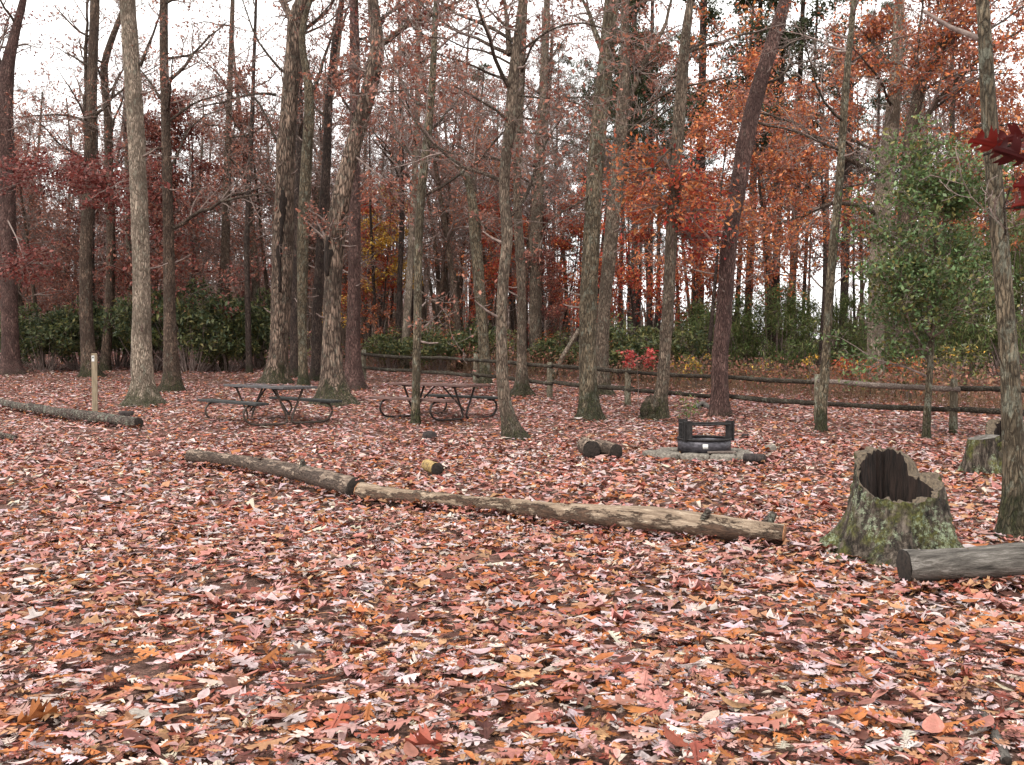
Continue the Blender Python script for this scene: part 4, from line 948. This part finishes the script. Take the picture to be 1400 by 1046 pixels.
# leaves lying on the tables
fl = MB()
for T in (T1, T2):
    n = 70; lx = rng.uniform(-1.2, 1.2, n); ly = rng.uniform(-.36, .36, n); c, s = math.cos(T.rotation_euler.z), math.sin(T.rotation_euler.z); k = T.scale[0]
    pos = np.stack([T.location.x + k * (lx * c - ly * s), T.location.y + k * (lx * s + ly * c), np.full(n, T.location.z + .768 * k)], 1)
    O, Q, C = place_leaves(pos, rng.uniform(.06, .12, n), leaf_colors(n, np.ones(n)), leaf_shape('oak', 5), .08, lambda q: rng.normal(.1, .2, q), lambda q: rng.normal(.1, .2, q)); fl.add(O, q=Q, c=C)
tag(fl.obj('fallen_leaves', M['litter'], kind='stuff'), 'fallen leaves scattered over the picnic table tops', 'leaves')

# ------------------------------------------------------------------ marker post
M['markwood'] = plain('marker_wood', (.17, .13, .085), (.32, .26, .18), (10, 10, 1.2), 3, .8, .3)
M['white'] = plain('white_plate', (.55, .55, .52), (.68, .68, .66), (4, 4, 4), 3, .5, 0)
M['ink'] = plain('dark_ink', (.05, .05, .05), (.09, .09, .09), (4, 4, 4), 3, .6, 0)
p = on_ground(130, 568); k = p.y / FPX
mp = thing('marker_post', 'square wooden site marker post with a small white plate near its top', 'post', p, R(20))
m1 = MB(); box(m1, (0, 0, 42 * k - .1), (.115, .115, 86 * k + .2), 0, .008); m1.obj('post', M['markwood'], mp, smooth=False)
m1 = MB(); box(m1, (-.025, -.0595, 78 * k), (.055, .004, .13), 0, 0); pl = m1.obj('number_plate', M['white'], mp, smooth=False)
m1 = MB(); box(m1, (-.025, -.0625, 78 * k + .02), (.03, .002, .035), 0, 0); m1.obj('printed_mark', M['ink'], pl, smooth=False)

# ------------------------------------------------------------------ fire ring on stones
M['iron'] = plain('sooty_iron', (.010, .009, .009), (.04, .036, .035), (5, 5, 5), 5, .7, .2, .3)
M['ironblue'] = plain('grey_blue_iron', (.03, .028, .032), (.105, .098, .112), (3, 3, 7), 4, .5, .15, .5)
M['ash'] = plain('ash_and_char', (.012, .011, .011), (.08, .075, .07), (8, 8, 8), 5, .95, .6)
M['stone'] = plain('lichened_stone', (.07, .06, .05), (.27, .24, .20), (5, 5, 5), 5, .9, .8, 0, .03)
M['char'] = plain('charred_wood', (.012, .010, .010), (.06, .045, .04), (9, 9, 2), 4, .85, .8, 0, .03)
p = on_ground(968, 628); p.y += .3; p.z = gz(p.x, p.y)
fr = thing('fire_ring', 'sooty iron campfire ring with upright plates holding a grate bar', 'fire ring', p, R(8))
rad = .40; zb, zt = .07, .28
def arc(r, z0, z1, a0, a1, n, th=.008):
    m = MB(); a = np.linspace(R(a0), R(a1), n); V = []
    for rr in (r, r - th):
        for z in (z0, z1): V.append(np.stack([rr * np.cos(a), rr * np.sin(a), np.full(n, z)], 1))
    V = np.concatenate(V); i = np.arange(n); o, ot, inn, it = i, i + n, i + 2 * n, i + 3 * n; q = []
    for A, B in ((o, ot), (ot, it), (it, inn), (inn, o)): q.append(np.stack([A[:-1], A[1:], B[1:], B[:-1]], 1))
    m.add(V, q=np.concatenate(q)); return m
arc(rad, zb, zt, 0, 360, 49).obj('ring', M['ironblue'], fr)
arc(rad + .012, zt - .02, zt + .012, 0, 360, 49, .028).obj('rim', M['iron'], fr)
for x, y, rz in ((-.335, -.215, -.25), (-.235, .30, .1), (.36, -.13, .12)):
    m1 = MB(); box(m1, (x, y, .40), (.15, .014, .31), rz, .003); m1.obj('upright_plate', M['iron'], fr, smooth=False)
    m1 = MB(); box(m1, (x * 1.12, y * 1.12 + .03, .40), (.012, .075, .30), rz, .003); m1.obj('plate_flange', M['iron'], fr, smooth=False)
m1 = MB(); tubes(m1, np.array([[-.33, -.20, .50], [0, -.21, .495], [.36, -.17, .50]]), np.full(3, .016), 8, cap=True); m1.obj('grate_bar', M['iron'], fr)
m1 = MB(); tubes(m1, np.array([[-.36, .12, .50], [0, .13, .50], [.38, .06, .50]]), np.full(3, .016), 8, cap=True); m1.obj('grate_bar', M['iron'], fr)
arc(rad + .003, .15, .22, 248, 259, 4, .002).obj('label_plate', M['white'], fr)
m1 = MB(); g = np.linspace(0, 2 * np.pi, 25)[:-1]; V = [[0, 0, .13]] + [[.2 * math.cos(a), .2 * math.sin(a), .11 + random.uniform(-.02, .02)] for a in g] + [[.385 * math.cos(a), .385 * math.sin(a), .08] for a in g]
tt = [[0, 1 + i, 1 + (i + 1) % 24] for i in range(24)]; qq = [[1 + i, 25 + i, 25 + (i + 1) % 24, 1 + (i + 1) % 24] for i in range(24)]
m1.add(V, t=tt, q=qq); m1.obj('ash_bed', M['ash'], fr)
hb = thing('stone_hearth', 'low hearth of flat lichened stones under the iron fire ring', 'hearth', p, R(-12))
def rock(mb, c, s, rz, seed, n=10):
    g = np.random.default_rng(seed); V = []; rings = 5
    for k in range(rings):
        f = k / (rings - 1); z = (f - .5) * s[2]; sh = (.86, 1, 1, .96, .78)[k]
        for i in range(n):
            a = i / n * 2 * np.pi; ca, sa = math.cos(a), math.sin(a); e = (abs(ca) ** 4 + abs(sa) ** 4) ** -.25
            V.append([ca * e * s[0] / 2 * sh, sa * e * s[1] / 2 * sh, z])
    V = np.array(V) + g.normal(0, 1, (len(V), 3)) * np.array(s) * .028
    q = [[k * n + i, k * n + (i + 1) % n, (k + 1) * n + (i + 1) % n, (k + 1) * n + i] for k in range(rings - 1) for i in range(n)]
    V = np.concatenate([V, [[0, 0, s[2] / 2 * 1.02]]]); t = [[(rings - 1) * n + i, (rings - 1) * n + (i + 1) % n, rings * n] for i in range(n)]
    c_, s_ = math.cos(rz), math.sin(rz); V = V @ np.array([[c_, s_, 0], [-s_, c_, 0], [0, 0, 1]]) + np.array(c)
    mb.add(V, q=q, t=t)
for k, (x, y, sx, sy, rz) in enumerate([(-.52, -.30, .42, .26, .1), (-.12, -.42, .44, .26, -.05), (.28, -.44, .40, .28, .05), (.58, -.22, .30, .40, .3), (.60, .18, .28, .36, 0), (-.62, .02, .28, .38, 0), (-.5, .38, .4, .28, .2), (-.05, .46, .48, .28, 0), (.4, .44, .42, .28, -.2), (0, 0, .78, .62, 0), (-.78, -.16, .26, .30, .3)]):
    m1 = MB(); rock(m1, (x, y, .02), (sx, sy, .13 if k != 9 else .10), rz, 300 + k); m1.obj('stone', M['stone'], hb)
m1 = MB(); box(m1, (.22, -.38, .105), (.42, .10, .028), R(10), .006); 
o = m1.obj('wood_board', M['railgrey'], loc=p, smooth=False); o.rotation_euler = (0, 0, R(-6)); tag(o, 'short pale board lying on the front edge of the hearth stones', 'board')

# ------------------------------------------------------------------ logs
M['logbark'] = bark('log_bark', (.06, .044, .036), (.24, .185, .15), lichen=.55, stretch=.35, scale=.9, axis='x')
M['barked'] = None
def bare_log(name, c1, c2, c3, patch=.5, under=.0, pc=((.02, .013, .01), (.12, .07, .045))):
    m, t, b, _ = newmat(name)
    vec, c = mapping(t, (1, 9, 9)); n = noise(t, vec, 3.0, 8, .75)
    v2, _ = mapping(t, (.8, 2.6, 2.6)); n2 = noise(t, v2, 4.6, 10, .78); n3 = noise(t, v2, 16, 8, .75)
    col = ramp(t, n, [(.32, c1), (.52, c2), (.72, c3)])
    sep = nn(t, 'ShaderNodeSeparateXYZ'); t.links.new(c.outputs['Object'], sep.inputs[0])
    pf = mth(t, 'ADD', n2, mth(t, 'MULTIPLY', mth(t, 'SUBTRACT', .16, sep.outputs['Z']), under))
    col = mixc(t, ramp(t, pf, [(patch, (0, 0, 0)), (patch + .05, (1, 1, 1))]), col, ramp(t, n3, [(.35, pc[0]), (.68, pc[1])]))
    t.links.new(col, b.inputs['Base Color'])
    bump(t, b, mth(t, 'ADD', mth(t, 'ADD', n, n3), mth(t, 'MULTIPLY', ramp(t, pf, [(patch, (0, 0, 0)), (patch + .05, (1, 1, 1))]), 1.2)), 1.0, .03); return m
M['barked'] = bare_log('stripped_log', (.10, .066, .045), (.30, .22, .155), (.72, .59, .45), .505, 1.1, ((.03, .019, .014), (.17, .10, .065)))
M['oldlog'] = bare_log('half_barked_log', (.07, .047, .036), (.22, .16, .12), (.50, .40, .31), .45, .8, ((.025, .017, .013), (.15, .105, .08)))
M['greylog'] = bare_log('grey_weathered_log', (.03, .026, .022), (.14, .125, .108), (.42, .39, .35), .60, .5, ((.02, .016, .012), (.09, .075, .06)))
M['endgrain'] = plain('end_grain', (.22, .09, .04), (.46, .24, .12), (9, 9, 9), 4, .85, .5)
M['enddark'] = plain('dark_end_grain', (.008, .007, .006), (.04, .03, .024), (9, 9, 9), 4, .95, .5)
M['yellowlog'] = plain('yellow_fungus_bark', (.07, .045, .03), (.48, .33, .12), (6, 6, 6), 4, .85, .7, 0, .02)
def log(name, label, cat, pix, rpx, mat, endmat, S=16, amp=.08, sink=.12, seed=1, stubs=(), group=None, worlds=None, ends=(1, 1), belly=None):
    """log along ground points given by pixels (bottom contact line)"""
    W = [on_ground(*q) for q in pix] if worlds is None else [Vector(w) for w in worlds]
    c = W[0].lerp(W[-1], .5); root = thing(name, label, cat, c, 0, group)
    root.rotation_euler = (0, 0, math.atan2((W[-1] - W[0]).y, (W[-1] - W[0]).x))
    inv = Matrix.Rotation(-root.rotation_euler.z, 3, 'Z')
    rad = [r_ * w.y / FPX / 2 for r_, w in zip(rpx, W)] if worlds is None else list(rpx)
    loc = [inv @ (w - c) + Vector((0, 0, r_ * (1 - sink))) for w, r_ in zip(W, rad)]
    Q, s, sg = smooth_path(loc, .10 if s_len(loc) < 4 else .16); rr = np.interp(s, sg, rad)
    g = np.random.default_rng(seed); N = len(Q); th = np.arange(S) / S * 2 * np.pi; k = np.ones((N, S))
    for f in range(2, 6): k += amp * g.uniform(.4, 1) / (f - 1) * np.sin(f * th[None] + g.uniform(0, 6) + np.sin(s[:, None] * g.uniform(.6, 2.5) + g.uniform(0, 6)) * 1.3)
    k += amp * .3 * g.normal(size=(N, S)) + amp * .8 * np.sin(s * 3.1 + g.uniform(0, 6))[:, None] * g.uniform(.2, .5)
    m1 = MB(); tubes(m1, Q, rr[:, None] * k, S); m1.obj('log_body', M[mat], root)
    for e, (on, i, j) in enumerate(((ends[0], 0, 1), (ends[1], -1, -2))):
        if not on: continue
        d = Vector(Q[i] - Q[j]).normalized(); me = MB()
        tubes(me, np.array([Q[i] - np.array(d) * .003, Q[i] + np.array(d) * .004, Q[i] + np.array(d) * .008]), np.stack([rr[i] * k[i] * .985, rr[i] * k[i] * .97, rr[i] * k[i] * .9]), S, cap=True)
        me.obj('cut_end', M[endmat], root)
    for (f, az, L, r_) in stubs:
        i = int(f * (N - 1)); d = Vector((.45 * math.copysign(1, az), math.cos(az) * .6 * -1, .75)).normalized()
        me = MB(); p0 = Vector(Q[i]) + Vector((0, d.y, d.z)) * rr[i] * .6
        irregular(me, [list(p0), list(p0 + d * L * .5), list(p0 + d * L)], np.array([r_, r_ * .85, r_ * .6]), 7, .15, seed + i); me.obj('branch_stub', M['logbark'], root)
    return root
def s_len(l): return sum((a - b).length for a, b in zip(l[:-1], l[1:]))
log('fallen_log', 'long fallen log with dark bark, upper left half of the log line across the clearing', 'log', [(262, 637), (330, 645), (410, 664), (487, 686)], [20, 20, 25, 29], 'oldlog', 'enddark', seed=2, amp=.1, sink=-.35, stubs=[(.68, 1.2, .14, .045)])
log('fallen_log', 'long stripped pale log with dark patches, ending in broken stubs near the stump', 'log', [(492, 688), (560, 693), (660, 704), (770, 720), (870, 733), (980, 743), (1072, 748)], [25, 20, 23, 28, 37, 34, 27], 'barked', 'endgrain', seed=3, amp=.15, sink=-.28, S=24, stubs=[(.86, .9, .13, .04), (.985, 2.4, .15, .05)])
log('fallen_log', 'thin grey fallen log lying in front of the marker post at the left', 'log', [(-60, 546), (0, 558), (70, 571), (130, 580), (190, 588)], [10, 11, 13, 15, 15], 'logbark', 'enddark', seed=4, amp=.1, sink=-.3)
log('fallen_log', 'end of a mossy log at the left edge of the clearing', 'log', [(-60, 594), (-10, 602), (22, 603)], [16, 14, 8], 'logbark', 'enddark', seed=5, amp=.1)
log('weathered_log', 'grey weathered bare log in front of the hollow stump at the right edge', 'log', [(1236, 808), (1300, 806), (1400, 797), (1520, 785)], [50, 49, 47, 45], 'greylog', 'enddark', seed=6, amp=.1, S=24, sink=-.35)
a = on_ground(812, 629); 
log('log_round', 'thicker short log with black end, left of the pair in the clearing', 'log', None, [.135, .14], 'oldlog', 'enddark', worlds=[(a.x - .03, a.y, a.z), (a.x + .02 - .1, a.y + .6, gz(a.x, a.y + .6))], seed=7, S=18, amp=.06, sink=-.12)
b = on_ground(838, 629)
log('log_round', 'thinner short log with black end angled against the thicker one', 'log', None, [.11, .12], 'oldlog', 'enddark', worlds=[(b.x + .05, b.y + .03, b.z), (b.x - .16, b.y + .72, gz(b.x, b.y + .7))], seed=8, S=18, amp=.06, sink=-.12)
a = on_ground(598, 652)
log('log_piece', 'short yellowish log piece with a black end, behind the long log', 'log', None, [.082, .085], 'yellowlog', 'enddark', worlds=[(a.x, a.y, a.z), (a.x - .16, a.y + .38, a.z)], seed=9, amp=.06, sink=-.25)
a = on_ground(1030, 635)
log('charred_log', 'short charred log end right of the hearth stones', 'log', None, [.085, .08], 'char', 'enddark', worlds=[(a.x - .10, a.y + .12, a.z), (a.x + .16, a.y, a.z)], seed=10, amp=.12, sink=.1)
def loose(name, label, cat, px, py, s, mat, seed):
    p = on_ground(px, py); m1 = MB(); rock(m1, (0, 0, s[2] * .35), s, .4, seed, 9); o = m1.obj(name, M[mat], loc=p); tag(o, label, cat)
loose('stone', 'grey stone lying right of the fire ring', 'stone', 1052, 618, (.20, .17, .13), 'stone', 401)
loose('charred_chunk', 'dark wood chunk lying in front of the pale straight trunk', 'wood chunk', 173, 570, (.36, .26, .15), 'char', 402)
loose('charred_chunk', 'small dark wood chunk lying in front of the right picnic table', 'wood chunk', 587, 600, (.24, .2, .15), 'char', 403)
loose('charred_chunk', 'tiny dark chunk behind the fire ring to the right', 'wood chunk', 1019, 598, (.14, .12, .08), 'char', 404)
pp = on_ground(966, 560); 
log('root_piece', 'low grey piece of root at the foot of the reddish leaning trunk', 'root', [(950, 560), (960, 554), (972, 562)], [6, 7, 6], 'greylog', 'enddark', seed=12, S=8)
log('branch_on_ground', 'thin grey branch lying among leaves at the lower right corner', 'branch', [(1340, 975), (1352, 1000), (1366, 1018), (1376, 1050)], [9, 11, 13, 14], 'greylog', 'enddark', seed=13, S=10, sink=-.3)

dr = MB()
for pix, rp, n in (([(262, 637), (330, 645), (410, 664), (487, 686)], 22, 420), ([(492, 688), (560, 693), (660, 704), (770, 720), (870, 733), (980, 743), (1072, 748)], 28, 620), ([(0, 558), (70, 571), (130, 580), (190, 588)], 12, 260), ([(1236, 808), (1300, 806), (1400, 797)], 46, 150)):
    W_ = [on_ground(*q) for q in pix]; Q, s_, _ = smooth_path(W_, .1); k = rng.integers(0, len(Q), n); rad = rp * Q[k, 1] / FPX / 2
    off = rad * rng.uniform(-1.5, -.55, n); back = rng.random(n) < .35; off = np.where(back, rad * rng.uniform(.6, 1.6, n), off)
    pos = np.stack([Q[k, 0] + rng.normal(0, .05, n), Q[k, 1] + off, Q[k, 2] + .042 + np.maximum(0, .03 - .04 * np.abs(np.abs(off) / rad - 1)) + rng.random(n) * .02], 1)
    top = rng.random(n) < .05; pos[top, 1] = Q[k, 1][top]; pos[top, 2] = Q[k, 2][top] + 2.3 * rad[top]
    O, Q2, C = place_leaves(pos, np.clip(rng.normal(.09, .02, n), .05, .14), leaf_colors(n, np.full(n, .5)), leaf_shape('oak', 6), .28, CURL, BEND); dr.add(O, q=Q2, c=C)
tag(dr.obj('drifted_leaves', M['litter'], kind='stuff'), 'fallen leaves drifted against the sides of the logs', 'leaves')

# ------------------------------------------------------------------ stumps
def stump_mat():
    m, t, b, _ = newmat('stump_bark')
    vec, c = mapping(t, (1, 1, .22)); n = noise(t, vec, 22, 7, .72); n0 = noise(t, vec, 7, 4)
    col = ramp(t, n, [(.38, (.010, .008, .006)), (.5, (.055, .042, .032)), (.66, (.21, .17, .135))])
    v2, _ = mapping(t, (1, 1, 1)); g = noise(t, v2, 4.2, 6, .65); li = noise(t, v2, 22, 9, .8); li2 = noise(t, v2, 3.1, 3)
    col = mixc(t, ramp(t, g, [(.48, (0, 0, 0)), (.6, (.85, .85, .85))]), col, ramp(t, noise(t, v2, 40, 4), [(.35, (.03, .035, .01)), (.6, (.13, .13, .03)), (.75, (.20, .19, .06))]))
    lf = mth(t, 'MULTIPLY', ramp(t, li, [(.5, (0, 0, 0)), (.56, (1, 1, 1))]), ramp(t, li2, [(.45, (0, 0, 0)), (.55, (1, 1, 1))]))
    col = mixc(t, mth(t, 'MULTIPLY', lf, ramp(t, noise(t, v2, 60, 5, .8), [(.35, (.1, .1, .1)), (.6, (1, 1, 1))])), col, (.36, .42, .28))
    t.links.new(col, b.inputs['Base Color']); bump(t, b, mth(t, 'ADD', n, mth(t, 'MULTIPLY', n0, .8)), 1.0, .06); return m
M['stump'] = stump_mat()
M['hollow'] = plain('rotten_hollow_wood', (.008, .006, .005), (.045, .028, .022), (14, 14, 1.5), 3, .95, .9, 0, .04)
M['rot'] = plain('broken_rim_wood', (.05, .038, .028), (.17, .128, .085), (12, 12, 5), 4, .9, .8, 0, .03)
def smooth_noise(g, n, w):
    v = g.normal(size=n); k = np.ones(2 * w + 1) / (2 * w + 1)
    return np.convolve(np.r_[v[-w:], v, v[:w]], k, 'valid') * math.sqrt(2 * w + 1) / 2
def stump(label, px, py, Rb, Rt, rim, seed, hollow=True, thick=.06, lobes=7):
    p = on_ground(px, py); p.y += Rb * .8; p.z = gz(p.x, p.y)
    root = thing('tree_stump', label, 'stump', p); g = np.random.default_rng(seed)
    S, N = 96, 30; th = np.arange(S) / S * 2 * np.pi; top = rim(th) + (smooth_noise(g, S, 5) * .026 + g.normal(0, .008, S) if hollow else 0)
    ph = g.uniform(0, 6, 8)
    ridge = sum(g.uniform(.3, 1) * np.cos(f * th + ph[f - 3]) for f in range(3, 11)) / 4
    f = np.linspace(0, 1, N)[:, None]; z = -.06 + f * (top[None] + .06)
    rad = Rt + (Rb - Rt) * np.exp(-np.maximum(z, 0) / .36)
    lob = np.cos(lobes * th + .8) * .5 + .5 * np.cos((lobes - 3) * th + 2)
    rad = rad * (1 + .30 * np.exp(-np.maximum(z, 0) / .2) * lob[None] + .10 * ridge[None] * np.exp(-np.maximum(z, 0) / .5) + .014 * g.normal(size=(N, S)) + .085 * smooth_noise(g, S, 2)[None] + .03 * np.abs(np.sin(6.5 * th[None] + z * 2 + .8 * np.sin(5 * z))) + .02 * np.sin(23 * th[None] + 3 * np.sin(z * 7)))
    cx = .02 * np.sin(z * 4)
    V = np.stack([rad * np.cos(th)[None] + cx, rad * np.sin(th)[None], z], -1)
    idx = np.arange(N * S).reshape(N, S)
    def ringq(a, b): return np.stack([a, np.roll(a, -1), np.roll(b, -1), b], 1)
    m1 = MB(); m1.add(V.reshape(-1, 3), q=np.concatenate([ringq(idx[k], idx[k + 1]) for k in range(N - 1)])); m1.obj('bark_shell', M['stump'], root)
    tk = thick * (1.1 + .35 * np.sin(3 * th + 1) + .5 * smooth_noise(g, S, 4) + .12 * g.normal(size=S))
    if hollow:
        ri = np.maximum(rad[-1] - tk, .05); inner_top = np.stack([ri * np.cos(th), ri * np.sin(th), top - .012 + .02 * g.normal(size=S) * .6], 1)
        mr = MB(); mid = (V[-1] + inner_top) / 2 + np.array([0, 0, .006]); mr.add(np.concatenate([V[-1], mid, inner_top]), q=np.concatenate([ringq(np.arange(S), np.arange(S) + S), ringq(np.arange(S) + S, np.arange(S) + 2 * S)])); mr.obj('broken_rim', M['rot'], root)
        mi = MB(); K = 8; VV = [inner_top]
        for k in range(1, K):
            fz = 1 - k / (K - 1) * .85; VV.append(np.stack([ri * (1 - .02 * k + .025 * g.normal(size=S)) * np.cos(th), ri * (1 - .02 * k) * np.sin(th), inner_top[:, 2] * fz], 1))
        VV = np.concatenate(VV + [[[0, 0, .06]]]); ix = np.arange(K * S).reshape(K, S)
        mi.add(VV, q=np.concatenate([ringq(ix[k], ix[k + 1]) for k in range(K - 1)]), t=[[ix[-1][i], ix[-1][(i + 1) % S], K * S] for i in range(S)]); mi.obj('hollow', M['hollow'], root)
    else:
        mr = MB(); mr.add(np.concatenate([V[-1], V[-1] * np.array([.6, .6, 1]) + np.array([0, 0, .01]), [[0, 0, top.mean() + .012]]]), q=ringq(np.arange(S), np.arange(S) + S), t=[[S + i, S + (i + 1) % S, 2 * S] for i in range(S)]); mr.obj('cut_top', M['greylog'], root)
    return root
def rim_big(th):
    a = np.degrees(th) % 360          # 0 right, 90 away, 180 left, 270 towards the camera
    return np.interp(a, [0, 12, 24, 40, 60, 90, 120, 150, 172, 190, 205, 225, 250, 275, 295, 315, 335, 350, 360], [.62, .62, .60, .69, .77, .80, .81, .79, .73, .61, .54, .49, .46, .455, .46, .50, .56, .62, .62])
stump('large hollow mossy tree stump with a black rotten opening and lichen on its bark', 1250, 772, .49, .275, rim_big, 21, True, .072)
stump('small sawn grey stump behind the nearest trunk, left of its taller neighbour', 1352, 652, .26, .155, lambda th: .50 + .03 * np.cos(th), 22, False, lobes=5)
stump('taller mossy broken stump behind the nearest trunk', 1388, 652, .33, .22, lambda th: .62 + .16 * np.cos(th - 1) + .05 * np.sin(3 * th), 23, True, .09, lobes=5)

# ------------------------------------------------------------------ oak sapling with big dark red leaves at the near right
p = Vector((2.1, 2.35, gz(2.1, 2.35)))
sp = thing('oak_sapling', 'branch with large dark red lobed oak leaves hanging in at the upper right edge', 'sapling', p)
m1 = MB(); tubes(m1, np.array([[0, 0, -.05], [.02, 0, .8], [-.03, .02, 1.6], [-.02, 0, 2.5], [.02, 0, 3.1]]), np.array([.035, .03, .025, .018, .008]), 8); m1.obj('trunk', M['limb'], sp)
B1 = at(1345, 212, 2.2) - p; B2 = at(1372, 285, 2.25) - p; S0 = Vector((-.02, 0, 2.3))
br = np.array([list(S0), list(S0.lerp(B1, .5) + Vector((0, 0, .06))), list(B1)]); m1 = MB(); tubes(m1, smooth_curve(br), np.linspace(.010, .003, len(smooth_curve(br))), 5); m1.obj('branch', M['limb'], sp)
br = np.array([list(Vector((-.02, 0, 2.0))), list(Vector((-.02, 0, 2.0)).lerp(B2, .5)), list(B2)]); m1 = MB(); tubes(m1, smooth_curve(br), np.linspace(.008, .003, len(smooth_curve(br))), 5); m1.obj('branch', M['limb'], sp)
bigleaf = leaf_shape('pointed', 11)
for (px, py, Y, L, yaw, tilt, cc) in [(1352, 204, 2.2, .115, 178, 0, (.15, .014, .010)), (1388, 196, 2.22, .12, 160, 1, (.075, .009, .008)), (1382, 218, 2.18, .13, 195, 2, (.06, .008, .008)), (1410, 206, 2.2, .12, 20, 2, (.07, .009, .008)), (1398, 285, 2.25, .10, 200, 3, (.16, .016, .010)), (1412, 262, 2.25, .10, 140, 3, (.12, .012, .010)), (1400, 300, 2.3, .08, 215, 4, (.24, .09, .06))]:
    V, q = RED_OAK; V = V.copy(); V[:, 2] = .9 * V[:, 1] ** 2 - .25 * V[:, 0] ** 2 + .03 * np.sin(V[:, 0] * 9)
    m1 = MB(); L *= .85; py -= 8; m1.add(V * L, t=q, c=np.array(cc) * np.where(np.abs(V[:, 1:2]) < .003, 1.6, 1) * rng.uniform(.85, 1.15, (len(V), 1)))
    tubes(m1, np.array([[-.5 * L, 0, -.06 * L], [-.75 * L, .01 * L, .02 * L], [-.95 * L, .0, .08 * L]]), np.full(3, .0009), 4, col=np.array([.2, .05, .03])); o = m1.obj('leaf', M['leaf'], sp, loc=at(px, py, Y) - p)
    o.rotation_euler = (R(38 + 5 * tilt), R(random.uniform(-15, 15)), R(yaw))
print('objects', len(bpy.data.objects), 'tris', sum(len(m.loops) - 2 * len(m.polygons) for m in bpy.data.meshes))
